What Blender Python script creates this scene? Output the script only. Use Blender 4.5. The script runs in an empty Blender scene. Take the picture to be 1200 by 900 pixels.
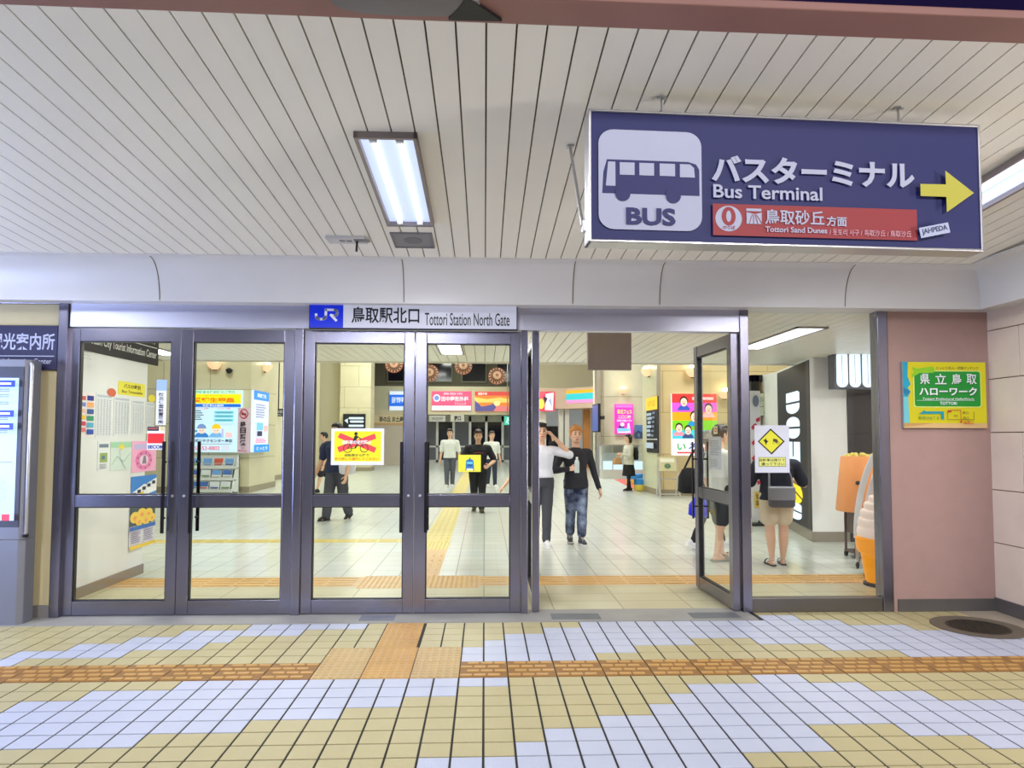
import bpy, bmesh, math, random
from mathutils import Vector, Matrix
random.seed(7)
SC = bpy.context.scene
COL = SC.collection
PI = math.pi

# ------------------------------------------------------------------ camera
F = 815.0
CAMH = 1.473
YAW, PITCH, ROLL = math.radians(2.25), math.radians(2.85), math.radians(0.13)
SHIFT = 21.4
CAMM = (Matrix.Translation((0, 0, CAMH)) @ Matrix.Rotation(-YAW, 4, 'Z')
        @ Matrix.Rotation(PI / 2 + PITCH, 4, 'X') @ Matrix.Rotation(ROLL, 4, 'Z'))
cd = bpy.data.cameras.new('camera')
cam = bpy.data.objects.new('camera', cd)
COL.objects.link(cam)
cam.matrix_world = CAMM
cd.sensor_width = 36.0
cd.lens = F / 1200 * 36
cd.shift_y = SHIFT / 1200
cd.clip_end = 200
SC.camera = cam
CR = CAMM.to_3x3()


def ray(px, py):
    return CR @ Vector(((px - 600) / F, (450 + SHIFT - py) / F, -1.0))


def at(px, py, Y):
    d = ray(px, py)
    t = Y / d.y
    return Vector((d.x * t, Y, CAMH + d.z * t))


def atX(px, py, X):
    d = ray(px, py)
    t = X / d.x
    return Vector((X, d.y * t, CAMH + d.z * t))


def fl(px, py, z=0.0):
    d = ray(px, py)
    t = (z - CAMH) / d.z
    return Vector((d.x * t, d.y * t, z))


SLOPE = 0.066
CZ0, CY0 = 2.873, 5.46


def cz(y):
    return CZ0 + SLOPE * (CY0 - y)


def ceil_at(px, py):
    d = ray(px, py)
    t = (CZ0 + SLOPE * CY0 - CAMH) / (d.z + SLOPE * d.y)
    return Vector((d.x * t, d.y * t, CAMH + d.z * t))


# ------------------------------------------------------------------ materials
MATS = {}


def lin(c):
    out = []
    for v in c:
        v /= 255.0
        out.append(v / 12.92 if v <= 0.04045 else ((v + 0.055) / 1.055) ** 2.4)
    return (*out, 1.0)


def pm(name, rgb, rough=0.5, metal=0.0, noise=0.06, scale=6.0, bump=0.0, bscale=60.0, stretch=None, spec=None, coat=0.0):
    if name in MATS:
        return MATS[name]
    m = bpy.data.materials.new(name)
    m.use_nodes = True
    nt = m.node_tree
    b = nt.nodes['Principled BSDF']
    b.inputs['Roughness'].default_value = rough
    b.inputs['Metallic'].default_value = metal
    if spec is not None:
        b.inputs['Specular IOR Level'].default_value = spec
    if coat:
        b.inputs['Coat Weight'].default_value = coat
    c = lin(rgb)
    geo = nt.nodes.new('ShaderNodeTexCoord')
    src = geo.outputs['Object']
    if stretch:
        mp = nt.nodes.new('ShaderNodeMapping')
        mp.inputs['Scale'].default_value = stretch
        nt.links.new(src, mp.inputs['Vector'])
        src = mp.outputs['Vector']
    if noise:
        n = nt.nodes.new('ShaderNodeTexNoise')
        n.inputs['Scale'].default_value = scale
        n.inputs['Detail'].default_value = 4
        nt.links.new(src, n.inputs['Vector'])
        mx = nt.nodes.new('ShaderNodeMix')
        mx.data_type = 'RGBA'
        mx.inputs['A'].default_value = tuple(v * (1 - noise) for v in c[:3]) + (1,)
        mx.inputs['B'].default_value = tuple(min(1, v * (1 + noise)) for v in c[:3]) + (1,)
        nt.links.new(n.outputs['Fac'], mx.inputs['Factor'])
        nt.links.new(mx.outputs['Result'], b.inputs['Base Color'])
    else:
        b.inputs['Base Color'].default_value = c
    if bump:
        n2 = nt.nodes.new('ShaderNodeTexNoise')
        n2.inputs['Scale'].default_value = bscale
        n2.inputs['Detail'].default_value = 3
        nt.links.new(src, n2.inputs['Vector'])
        bp = nt.nodes.new('ShaderNodeBump')
        bp.inputs['Strength'].default_value = bump
        bp.inputs['Distance'].default_value = 0.004
        nt.links.new(n2.outputs['Fac'], bp.inputs['Height'])
        nt.links.new(bp.outputs['Normal'], b.inputs['Normal'])
    MATS[name] = m
    return m


def em(name, rgb, s=1.0):
    if name in MATS:
        return MATS[name]
    m = bpy.data.materials.new(name)
    m.use_nodes = True
    b = m.node_tree.nodes['Principled BSDF']
    c = lin(rgb)
    b.inputs['Base Color'].default_value = tuple(v * 0.5 for v in c[:3]) + (1,)
    b.inputs['Roughness'].default_value = 0.35
    b.inputs['Emission Color'].default_value = c
    b.inputs['Emission Strength'].default_value = s
    MATS[name] = m
    return m


def C(*rgb):
    """a plain printed colour"""
    return pm('print_%d_%d_%d' % rgb, rgb, 0.55, noise=0.02, scale=20)


def L(*rgb):
    """a colour on a back-lit panel"""
    return em('lit_%d_%d_%d' % rgb, rgb, 0.85)


def glass(name, tint=(0.97, 0.99, 0.98), rough=0.0):
    if name in MATS:
        return MATS[name]
    m = bpy.data.materials.new(name)
    m.use_nodes = True
    nt = m.node_tree
    nt.nodes.remove(nt.nodes['Principled BSDF'])
    out = nt.nodes['Material Output']
    tr = nt.nodes.new('ShaderNodeBsdfTransparent')
    tr.inputs['Color'].default_value = (*tint, 1)
    gl = nt.nodes.new('ShaderNodeBsdfGlossy')
    gl.inputs['Roughness'].default_value = rough
    lw = nt.nodes.new('ShaderNodeLayerWeight')
    lw.inputs['Blend'].default_value = 0.5
    pw = nt.nodes.new('ShaderNodeMath')
    pw.operation = 'POWER'
    pw.inputs[1].default_value = 5
    nt.links.new(lw.outputs['Facing'], pw.inputs[0])
    fr = nt.nodes.new('ShaderNodeMath')
    fr.operation = 'MULTIPLY_ADD'
    fr.inputs[1].default_value = 0.6
    fr.inputs[2].default_value = 0.035
    nt.links.new(pw.outputs[0], fr.inputs[0])
    mx = nt.nodes.new('ShaderNodeMixShader')
    nt.links.new(fr.outputs[0], mx.inputs[0])
    nt.links.new(tr.outputs[0], mx.inputs[1])
    nt.links.new(gl.outputs[0], mx.inputs[2])
    nt.links.new(mx.outputs[0], out.inputs['Surface'])
    MATS[name] = m
    return m


def brick_mat(name, c1, c2, mortar, w, h, msize, rough=0.3, offset=0.0, axis='XY', coat=0.0, bump=0.15):
    if name in MATS:
        return MATS[name]
    m = bpy.data.materials.new(name)
    m.use_nodes = True
    nt = m.node_tree
    b = nt.nodes['Principled BSDF']
    b.inputs['Roughness'].default_value = rough
    if coat:
        b.inputs['Coat Weight'].default_value = coat
        b.inputs['Coat Roughness'].default_value = 0.12
    g = nt.nodes.new('ShaderNodeTexCoord')
    src = g.outputs['Object']
    if axis != 'XY':
        sx = nt.nodes.new('ShaderNodeSeparateXYZ')
        cx = nt.nodes.new('ShaderNodeCombineXYZ')
        nt.links.new(src, sx.inputs[0])
        nt.links.new(sx.outputs[axis[0]], cx.inputs['X'])
        nt.links.new(sx.outputs[axis[1]], cx.inputs['Y'])
        src = cx.outputs[0]
    br = nt.nodes.new('ShaderNodeTexBrick')
    br.offset = offset
    br.inputs['Color1'].default_value = lin(c1)
    br.inputs['Color2'].default_value = lin(c2)
    br.inputs['Mortar'].default_value = lin(mortar)
    br.inputs['Scale'].default_value = 1.0
    br.inputs['Mortar Size'].default_value = msize
    br.inputs['Brick Width'].default_value = w
    br.inputs['Row Height'].default_value = h
    nt.links.new(src, br.inputs['Vector'])
    nz = nt.nodes.new('ShaderNodeTexNoise')
    nz.inputs['Scale'].default_value = 2.5
    nz.inputs['Detail'].default_value = 5
    nt.links.new(g.outputs['Object'], nz.inputs['Vector'])
    mr = nt.nodes.new('ShaderNodeMapRange')
    mr.inputs['To Min'].default_value = 0.88
    mr.inputs['To Max'].default_value = 1.08
    nt.links.new(nz.outputs['Fac'], mr.inputs['Value'])
    mx = nt.nodes.new('ShaderNodeMix')
    mx.data_type = 'RGBA'
    mx.blend_type = 'MULTIPLY'
    mx.inputs['Factor'].default_value = 1
    nt.links.new(br.outputs['Color'], mx.inputs['A'])
    nt.links.new(mr.outputs['Result'], mx.inputs['B'])
    nt.links.new(mx.outputs['Result'], b.inputs['Base Color'])
    if bump:
        bp = nt.nodes.new('ShaderNodeBump')
        bp.invert = True
        bp.inputs['Strength'].default_value = bump
        bp.inputs['Distance'].default_value = 0.003
        nt.links.new(br.outputs['Fac'], bp.inputs['Height'])
        nt.links.new(bp.outputs['Normal'], b.inputs['Normal'])
    MATS[name] = m
    return m


STEEL = pm('brushed_steel', (138, 136, 152), 0.27, 1.0, 0.06, 4, 0.05, 8, (40, 40, 0.6))
STEELH = pm('hairline_steel', (214, 214, 232), 0.40, 1.0, 0.16, 240, 0.22, 260)
ALU = pm('aluminium', (200, 200, 205), 0.35, 1.0, 0.04)
BRONZE = pm('dark_bronze', (40, 36, 40), 0.35, 0.8, 0.05)
GLASS = glass('clear_glass')
BLACK = pm('black_plastic', (22, 22, 24), 0.45)
WHITE = pm('white_paint', (232, 232, 230), 0.5)

# ------------------------------------------------------------------ text
TXT = {}


def text_geo(body, bold):
    k = (body, bold)
    if k in TXT:
        return TXT[k]
    c = bpy.data.curves.new('lettering', 'FONT')
    c.body = body
    c.offset = bold
    c.resolution_u = 3
    o = bpy.data.objects.new('lettering', c)
    COL.objects.link(o)
    dg = bpy.context.evaluated_depsgraph_get()
    me = bpy.data.meshes.new_from_object(o.evaluated_get(dg))
    vs = [(v.co.x, v.co.y) for v in me.vertices]
    fs = [tuple(p.vertices) for p in me.polygons]
    bpy.data.objects.remove(o)
    bpy.data.curves.remove(c)
    bpy.data.meshes.remove(me)
    if vs:
        x0 = min(v[0] for v in vs); x1 = max(v[0] for v in vs)
        y0 = min(v[1] for v in vs); y1 = max(v[1] for v in vs)
        vs = [((x - x0) / max(1e-6, x1 - x0), (y - y0) / max(1e-6, y1 - y0)) for x, y in vs]
    TXT[k] = (vs, fs)
    return TXT[k]


# ------------------------------------------------------------------ mesh builder
class MB:
    def __init__(s):
        s.v = []; s.f = []; s.m = []; s.mats = []

    def mi(s, mat):
        if mat not in s.mats:
            s.mats.append(mat)
        return s.mats.index(mat)

    def add(s, vs, fs, mat, M=None):
        o = len(s.v)
        if M is not None:
            vs = [M @ Vector(v) for v in vs]
        s.v += [tuple(v) for v in vs]
        i = s.mi(mat)
        for f in fs:
            s.f.append(tuple(o + k for k in f)); s.m.append(i)
        return s

    def poly(s, pts, mat):
        return s.add(pts, [tuple(range(len(pts)))], mat)

    def box(s, x0, x1, y0, y1, z0, z1, mat, M=None):
        v = [(x, y, z) for z in (z0, z1) for y in (y0, y1) for x in (x0, x1)]
        f = [(0, 2, 3, 1), (4, 5, 7, 6), (0, 1, 5, 4), (2, 6, 7, 3), (0, 4, 6, 2), (1, 3, 7, 5)]
        return s.add(v, f, mat, M)

    def prism(s, pts, z0, z1, mat, M=None):
        n = len(pts)
        v = [(x, y, z0) for x, y in pts] + [(x, y, z1) for x, y in pts]
        f = [tuple(range(n - 1, -1, -1)), tuple(range(n, 2 * n))]
        f += [(i, (i + 1) % n, n + (i + 1) % n, n + i) for i in range(n)]
        return s.add(v, f, mat, M)

    def rings(s, rings, mat, closed=True, M=None, cap=True):
        n = len(rings[0]); v = []; f = []
        for r in rings:
            v += r
        for k in range(len(rings) - 1):
            for i in range(n if closed else n - 1):
                j = (i + 1) % n
                f.append((k * n + i, k * n + j, (k + 1) * n + j, (k + 1) * n + i))
        if cap and closed:
            f.append(tuple(range(n - 1, -1, -1)))
            f.append(tuple((len(rings) - 1) * n + i for i in range(n)))
        return s.add(v, f, mat, M)

    def tube(s, pts, r, mat, seg=10, M=None):
        pts = [Vector(p) for p in pts]
        rs = r if isinstance(r, (list, tuple)) else [r] * len(pts)
        rings = []
        up = None
        for i, p in enumerate(pts):
            t = (pts[min(i + 1, len(pts) - 1)] - pts[max(i - 1, 0)]).normalized()
            if up is None:
                a = Vector((0, 0, 1)) if abs(t.z) < 0.9 else Vector((1, 0, 0))
            else:
                a = up
            x = t.cross(a).normalized(); y = x.cross(t).normalized(); up = y
            rings.append([tuple(p + rs[i] * (x * math.cos(2 * PI * k / seg) + y * math.sin(2 * PI * k / seg))) for k in range(seg)])
        return s.rings(rings, mat, M=M)

    def lathe(s, prof, c, mat, seg=24, M=None):
        rings = [[(c[0] + max(r, 1e-4) * math.cos(2 * PI * k / seg), c[1] + max(r, 1e-4) * math.sin(2 * PI * k / seg), c[2] + z) for k in range(seg)] for r, z in prof]
        return s.rings(rings, mat, M=M)

    def ell(s, c, r, mat, seg=16, nr=10, M=None, R=None):
        rings = []
        for k in range(nr + 1):
            a = -PI / 2 + PI * k / nr
            ring = []
            for i in range(seg):
                b = 2 * PI * i / seg
                p = Vector((r[0] * max(math.cos(a), 1e-3) * math.cos(b), r[1] * max(math.cos(a), 1e-3) * math.sin(b), r[2] * math.sin(a)))
                if R is not None:
                    p = R @ p
                ring.append((c[0] + p.x, c[1] + p.y, c[2] + p.z))
            rings.append(ring)
        return s.rings(rings, mat, M=M)

    def cap(s, p1, r1, p2, r2, mat, seg=12):
        """a tapered limb with round ends"""
        p1 = Vector(p1); p2 = Vector(p2)
        t = (p2 - p1).normalized()
        a = Vector((0, 0, 1)) if abs(t.z) < 0.9 else Vector((1, 0, 0))
        x = t.cross(a).normalized(); y = x.cross(t).normalized()
        st = []
        for k in range(4):
            q = -PI / 2 + PI / 2 * k / 4
            st.append((p1 + t * r1 * math.sin(q), r1 * max(math.cos(q), 0.02)))
        st.append((p1, r1)); st.append((p2, r2))
        for k in range(1, 5):
            q = PI / 2 * k / 4
            st.append((p2 + t * r2 * math.sin(q), r2 * max(math.cos(q), 0.02)))
        return s.rings([[tuple(c + r * (x * math.cos(2 * PI * k / seg) + y * math.sin(2 * PI * k / seg))) for k in range(seg)] for c, r in st], mat)

    def loft(s, st, mat, seg=20, M=None, pw=2.4):
        """st: (centre x, y, z, rx, ry), rounded-box sections"""
        rings = []
        for (x, y, z, rx, ry) in st:
            ring = []
            for k in range(seg):
                a = 2 * PI * k / seg
                c, d = math.cos(a), math.sin(a)
                ring.append((x + rx * math.copysign(abs(c) ** (2 / pw), c), y + ry * math.copysign(abs(d) ** (2 / pw), d), z))
            rings.append(ring)
        return s.rings(rings, mat, M=M)

    def build(s, name, parent=None, loc=(0, 0, 0), rotz=0.0, smooth=False, bevel=0.0, rot=None, recalc=True, angle=0.7):
        me = bpy.data.meshes.new(name)
        me.from_pydata(s.v, [], s.f)
        for m in s.mats:
            me.materials.append(m)
        me.polygons.foreach_set('material_index', s.m)
        if recalc:
            bm = bmesh.new(); bm.from_mesh(me)
            bmesh.ops.recalc_face_normals(bm, faces=bm.faces)
            bm.to_mesh(me); bm.free()
        if smooth:
            me.polygons.foreach_set('use_smooth', [True] * len(me.polygons))
            me.set_sharp_from_angle(angle=angle)
        me.update()
        o = bpy.data.objects.new(name, me)
        COL.objects.link(o)
        if parent is not None:
            o.parent = parent
        o.location = loc
        o.rotation_euler = rot if rot else (0, 0, rotz)
        if bevel:
            bv = o.modifiers.new('bevel', 'BEVEL')
            bv.width = bevel; bv.segments = 2; bv.limit_method = 'ANGLE'
            bv.angle_limit = 0.6
        return o


def tag(o, label, cat, group=None):
    o['label'] = label
    o['category'] = cat
    if group:
        o['group'] = group
    return o


def struct(o):
    o['kind'] = 'structure'
    return o


def empty(name, loc=(0, 0, 0), rotz=0.0):
    o = bpy.data.objects.new(name, None)
    o.empty_display_size = 0.1
    COL.objects.link(o)
    o.location = loc
    o.rotation_euler = (0, 0, rotz)
    return o


def thing(name, label, cat, loc=(0, 0, 0), rotz=0.0, group=None):
    return tag(empty(name, loc, rotz), label, cat, group)


# ------------------------------------------------------------------ printed graphics
class G:
    """artwork on a flat face; drawn in its own units, x right and y down; faces local -Y"""
    def __init__(s, x0, y0, x1, y1, W, H, eps=0.0006):
        s.r = (x0, y0, x1, y1); s.W = W; s.H = H; s.eps = eps; s.l = 0
        s.mb = MB()

    def pt(s, x, y):
        x0, y0, x1, y1 = s.r
        return ((x - x0) / (x1 - x0) - 0.5) * s.W, -s.l * s.eps, (0.5 - (y - y0) / (y1 - y0)) * s.H

    def base(s, mat, d):
        s.mb.box(-s.W / 2, s.W / 2, 0, d, -s.H / 2, s.H / 2, mat)
        s.l += 1
        return s

    def poly(s, pts, mat, same=False):
        if not same:
            s.l += 1
        s.mb.poly([s.pt(*p) for p in pts], mat)
        return s

    def rect(s, x0, y0, x1, y1, mat, same=False):
        return s.poly([(x0, y0), (x1, y0), (x1, y1), (x0, y1)], mat, same)

    def grid(s, x0, y0, dx, dy, w, h, nx, ny, mat):
        s.l += 1
        for i in range(nx):
            for j in range(ny):
                s.rect(x0 + i * dx, y0 + j * dy, x0 + i * dx + w, y0 + j * dy + h, mat, True)
        return s

    def circ(s, x, y, r, mat, ry=None, n=24, a0=0, a1=2 * PI, same=False):
        ry = ry or r
        full = abs(a1 - a0) > 6.2
        k = n if full else n + 1
        return s.poly([(x + r * math.cos(a0 + (a1 - a0) * i / n), y + ry * math.sin(a0 + (a1 - a0) * i / n)) for i in range(k)], mat, same)

    def ring(s, x, y, r, t, mat, ry=None, n=24):
        ry = ry or r
        s.l += 1
        for i in range(n):
            a, b = 2 * PI * i / n, 2 * PI * (i + 1) / n
            k = 1 - t / r
            s.mb.poly([s.pt(x + r * math.cos(a), y + ry * math.sin(a)), s.pt(x + r * math.cos(b), y + ry * math.sin(b)),
                       s.pt(x + k * r * math.cos(b), y + k * ry * math.sin(b)), s.pt(x + k * r * math.cos(a), y + k * ry * math.sin(a))], mat)
        return s

    def rrect(s, x0, y0, x1, y1, r, mat):
        p = []
        for cx, cy, a in ((x1 - r, y0 + r, -PI / 2), (x1 - r, y1 - r, 0), (x0 + r, y1 - r, PI / 2), (x0 + r, y0 + r, PI)):
            p += [(cx + r * math.cos(a + PI / 2 * i / 6), cy + r * math.sin(a + PI / 2 * i / 6)) for i in range(7)]
        return s.poly(p, mat)

    def line(s, p, q, w, mat, same=False):
        d = Vector((q[0] - p[0], q[1] - p[1])).normalized() * (w / 2)
        n = (-d.y, d.x)
        return s.poly([(p[0] + n[0], p[1] + n[1]), (q[0] + n[0], q[1] + n[1]), (q[0] - n[0], q[1] - n[1]), (p[0] - n[0], p[1] - n[1])], mat, same)

    def stroke(s, pts, w, mat):
        s.l += 1
        for a, b in zip(pts, pts[1:]):
            s.line(a, b, w, mat, True)
        for p in pts[1:-1]:
            s.circ(p[0], p[1], w / 2, mat, n=12, same=True)
        return s

    def text(s, body, x0, y0, x1, y1, mat, bold=0.012, rot=0.0):
        s.l += 1
        vs, fs = text_geo(body, bold)
        cx, cy = (x0 + x1) / 2, (y0 + y1) / 2
        c, d = math.cos(rot), math.sin(rot)
        out = []
        for a, b in vs:
            x, y = (a - 0.5) * (x1 - x0), (0.5 - b) * (y1 - y0)
            out.append(s.pt(cx + x * c - y * d, cy + x * d + y * c))
        s.mb.add(out, fs, mat)
        return s

    def vtext(s, body, x0, y0, x1, y1, mat, bold=0.012):
        h = (y1 - y0) / len(body)
        for i, ch in enumerate(body):
            s.text(ch, x0, y0 + i * h + h * 0.06, x1, y0 + (i + 1) * h - h * 0.06, mat, bold)
        return s


def face_rect(x0, y0, x1, y1, Y):
    """size and centre of an upright rectangle on a plane of constant Y"""
    a, b = at(x0, (y0 + y1) / 2, Y), at(x1, (y0 + y1) / 2, Y)
    t, u = at((x0 + x1) / 2, y0, Y), at((x0 + x1) / 2, y1, Y)
    return b.x - a.x, t.z - u.z, Vector(((a.x + b.x) / 2, Y, (t.z + u.z) / 2))


def flat(name, label, cat, rect, Y, base, d=0.003, units=None, group=None, eps=0.0006, kind=None):
    """a sheet, sticker or board seen face on; returns its artwork and a function that builds it"""
    W, H, c = face_rect(*rect, Y)
    g = G(*(units or rect), W, H, eps)
    g.base(base, d)

    def fin():
        o = g.mb.build(name, None, c)
        tag(o, label, cat, group)
        return o
    return g, fin


def side_sheet(name, label, cat, x0, x1, yt, yb, X, base, d=0.002, units=(0, 0, 100, 100), face=1, group=None, eps=0.0006):
    """a sheet on a plane of constant X; yt, yb: its top and bottom rows at column x0"""
    a, b, e = atX(x0, yt, X), atX(x0, yb, X), atX(x1, (yt + yb) / 2, X)
    W, H = abs(e.y - a.y), a.z - b.z
    g = G(*units, W, H, eps)
    g.base(base, d)
    c = Vector((X, (a.y + e.y) / 2, (a.z + b.z) / 2))

    def fin():
        o = g.mb.build(name, None, c, rotz=PI / 2 * face)
        tag(o, label, cat, group)
        return o
    return g, fin
# ================================================================== the setting outside
Y0 = 5.85


def tile_mat(name, rgb, rough):
    m = pm(name, rgb, rough, noise=0.07, scale=3.0)
    nt = m.node_tree
    b = nt.nodes['Principled BSDF']
    tc = nt.nodes.new('ShaderNodeTexCoord')
    w = nt.nodes.new('ShaderNodeTexWave')
    w.inputs['Scale'].default_value = 32
    w.bands_direction = 'X'
    w2 = nt.nodes.new('ShaderNodeTexWave')
    w2.inputs['Scale'].default_value = 32
    w2.bands_direction = 'Y'
    nt.links.new(tc.outputs['Object'], w.inputs['Vector'])
    nt.links.new(tc.outputs['Object'], w2.inputs['Vector'])
    ad = nt.nodes.new('ShaderNodeMath')
    nt.links.new(w.outputs['Fac'], ad.inputs[0]); nt.links.new(w2.outputs['Fac'], ad.inputs[1])
    bp = nt.nodes.new('ShaderNodeBump')
    bp.inputs['Strength'].default_value = 0.35
    bp.inputs['Distance'].default_value = 0.002
    nt.links.new(ad.outputs[0], bp.inputs['Height'])
    nt.links.new(bp.outputs['Normal'], b.inputs['Normal'])
    return m


T_WHITE = tile_mat('white_floor_tile', (196, 201, 221), 0.34)
T_CREAM = tile_mat('cream_floor_tile', (191, 179, 134), 0.36)
GROUT = pm('dark_grout', (44, 42, 38), 0.8, noise=0.2, scale=5)
TACT = pm('ochre_tactile_tile', (194, 150, 84), 0.45, noise=0.2, scale=4)
TGAP = pm('tactile_gap', (146, 104, 54), 0.6, noise=0.25, scale=6)  # darker tone for the tile base between the raised bars
TACT2 = pm('yellow_tactile_tile', (190, 160, 108), 0.45, noise=0.14, scale=4)
CONC = pm('worn_concrete', (150, 148, 144), 0.55, noise=0.22, scale=3, bump=0.2)

WH = {'B1': [(-99, -21), (-12, 0), (11, 12)], 'B2': [(-15, -2), (8, 14)], 'B3': [(-17, -4), (7, 16)], 'B4': [(-99, -6), (6, 19)],
      'B5': [(-99, -9), (4, 99)], 'B6': [(-99, -12), (2, 10), (14, 99)], 'B7': [(-99, -16), (1, 10), (16, 99)],
      'B8': [(-2, 7)], 'B9': [(-5, 6)], 'B10': [(-7, 4)], 'B11': [(-9, 2), (12, 20)], 'B12': [(-12, -1), (10, 22)],
      'B13': [(-15, -4), (8, 24)], 'B14': [(-17, -8)],
      'A1': [(-99, -21), (-1, 4), (19, 99)], 'A2': [(-21, -17), (-1, 6), (16, 99)], 'A3': [(-19, -14), (0, 9), (13, 99)],
      'A4': [(-17, -13), (1, 99)], 'A5': [(-15, -10), (3, 21)], 'A6': [(-12, -7), (5, 18)], 'A7': [(-99, -22), (5, 16)],
      'A8': [(5, 14)]}
ST0, ST1 = 4.345, 4.648
CX = 0.0
mb = MB()
mb.poly([(-9, 0, -0.004), (9, 0, -0.004), (9, 6.0, -0.004), (-9, 6.0, -0.004)], GROUT)
rows = [('B%d' % (k + 1), ST0 - 0.151 * (k + 1), ST0 - 0.151 * k) for k in range(22)]
rows += [('A%d' % (k + 1), ST1 + 0.160 * k, ST1 + 0.160 * (k + 1)) for k in range(8)]
MAN = fl(1146, 735)
for nm, ya, yb in rows:
    for c in range(-46, 44):
        xa, xb = CX + c * 0.151, CX + (c + 1) * 0.151
        if nm[0] == 'A':
            k = int(nm[1:])
            if k <= 2 and -7 <= c <= -2:
                continue
            if 3 <= k and -5 <= c <= -4:
                continue
            if k >= 7 and (xa < 2.2 and xb > -3.9):
                continue
            if xb > 4.36:
                continue
        w = any(a <= c <= b for a, b in WH.get(nm, []))
        g = 0.0058
        mb.box(xa + g, xb - g, ya + g, yb - g, -0.004, 0.0, T_WHITE if w else T_CREAM)
struct(mb.build('floor_outside'))

# tactile paving: bars along the guide strip, dots at the junction
mb = MB()


def tact_tile(xa, xb, ya, yb, kind, m):
    mb.box(xa + 0.003, xb - 0.003, ya + 0.003, yb - 0.003, -0.004, 0.001, TGAP if kind == 'bar' else m)
    if kind == 'bar':
        for r in range(4):
            y = ya + (yb - ya) * (r + 0.5) / 4
            n = 3
            for q in range(n):
                a = xa + (xb - xa) * (q + 0.06 + 0.5 * (r % 2)) / (n + 0.5)
                mb.box(a, a + (xb - xa) / (n + 0.5) * 0.84, y - 0.016, y + 0.016, 0.001, 0.006, m)
    else:
        for r in range(6):
            for q in range(6):
                x = xa + (xb - xa) * (q + 0.5) / 6; y = ya + (yb - ya) * (r + 0.5) / 6
                mb.lathe([(0.017, 0.0), (0.012, 0.005), (0.0, 0.0052)], (x, y, 0.001), m, seg=8)


for k in range(-23, 22):
    xa, xb = CX + (2 * k + 1) * 0.151, CX + (2 * k + 3) * 0.151
    if xb > 4.36:
        continue
    j = (2 * k + 1) in (-7, -5, -3)
    tact_tile(xa, xb, ST0, ST1, 'dot' if j else 'bar', TACT2 if (2 * k + 1) in (-7, -3) else TACT)
    if j:
        tact_tile(xa, xb, ST1, ST1 + 0.32, 'dot', TACT2 if (2 * k + 1) != -5 else TACT)
for q in range(2):
    tact_tile(CX - 5 * 0.151, CX - 3.1 * 0.151, ST1 + 0.32 + 0.32 * q, ST1 + 0.64 + 0.32 * q, 'dot', TACT)
struct(mb.build('floor_tactile_strip'))

mb = MB()
mb.box(-3.95, 2.22, ST1 + 6 * 0.16, 5.99, -0.01, 0.006, CONC)
for (a, b) in ((-1.0, -0.72), (0.55, 0.95), (1.7, 2.1)):
    mb.box(a, b, 5.66, 5.84, 0.006, 0.008, pm('floor_plate', (112, 116, 124), 0.5, 0.6, 0.15))
struct(mb.build('floor_threshold', bevel=0.002))

# ---- plaza ground in front (beyond the tiles, below the frame)
mb = MB()
mb.box(-30, 30, -30, 0.9, -0.12, -0.02, pm('asphalt', (58, 58, 62), 0.8, bump=0.3))
struct(mb.build('ground_plaza'))

# ---- canopy ceiling: painted boards running out to the front edge
BOARD = pm('cream_ceiling_board', (244, 240, 231), 0.42, noise=0.05, scale=1.2)
GROOVE = pm('ceiling_groove', (92, 84, 62), 0.7)
FY = 2.69
mb = MB()
b0 = ceil_at(150, 5); b1 = ceil_at(1200, 47)
ang = math.atan2(b1.y - b0.y, b1.x - b0.x)
pitch = 0.1187
for i in range(-60, 62):
    x0 = i * pitch + 0.004; x1 = (i + 1) * pitch - 0.004
    ya, yb = b0.y + ((x0 + x1) / 2 - b0.x) * math.tan(ang) - 0.01, 5.50
    v = [(x0, ya, cz(ya)), (x1, ya, cz(ya)), (x1, yb, cz(yb)), (x0, yb, cz(yb))]
    up = 0.012
    v += [(a, b, c + up) for a, b, c in v]
    mb.add(v, [(0, 1, 2, 3), (0, 3, 7, 4), (1, 5, 6, 2)], BOARD)
x0, x1 = -60 * pitch, 62 * pitch
mb.add([(x0, b0.y - (b0.x - x0) * math.tan(ang), cz(FY) + 0.03), (x1, b0.y + (x1 - b0.x) * math.tan(ang), cz(FY) + 0.012), (x1, 5.6, cz(5.6) + 0.012), (x0, 5.6, cz(5.6) + 0.012)], [(0, 1, 2, 3)], GROOVE)
struct(mb.build('ceiling_canopy', recalc=False))
mb = MB()
mb.box(-9, 9, 2.80, 6.1, cz(2.75) + 0.03, cz(2.75) + 0.08, pm('roof_slab', (120, 115, 110), 0.8))
struct(mb.build('roof_slab'))

# ---- beam along the front edge of the canopy
FASC = pm('painted_beam', (150, 108, 100), 0.5, noise=0.14, scale=2.5)
mb = MB()
b0 = ceil_at(150, 5); b1 = ceil_at(1200, 47)
ang = math.atan2(b1.y - b0.y, b1.x - b0.x)
mb.box(-8, 9, -0.165, 0.0, -0.012, 0.02, FASC)
struct(mb.build('beam_canopy', None, (0, b0.y - b0.x * math.tan(ang), cz(FY) - 0.0), ang, bevel=0.006))

# ---- cove along the head of the wall and back along the side wall
COVE = pm('cove_panel', (222, 220, 220), 0.38, noise=0.05, scale=3)
CY1, CZB = 5.64, 2.566


def cove_prof(n=12):
    out = []
    for k in range(n + 1):
        t = PI / 2 * k / n
        out.append((0.18 * math.sin(t), 0.307 * math.cos(t)))
    return out


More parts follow.
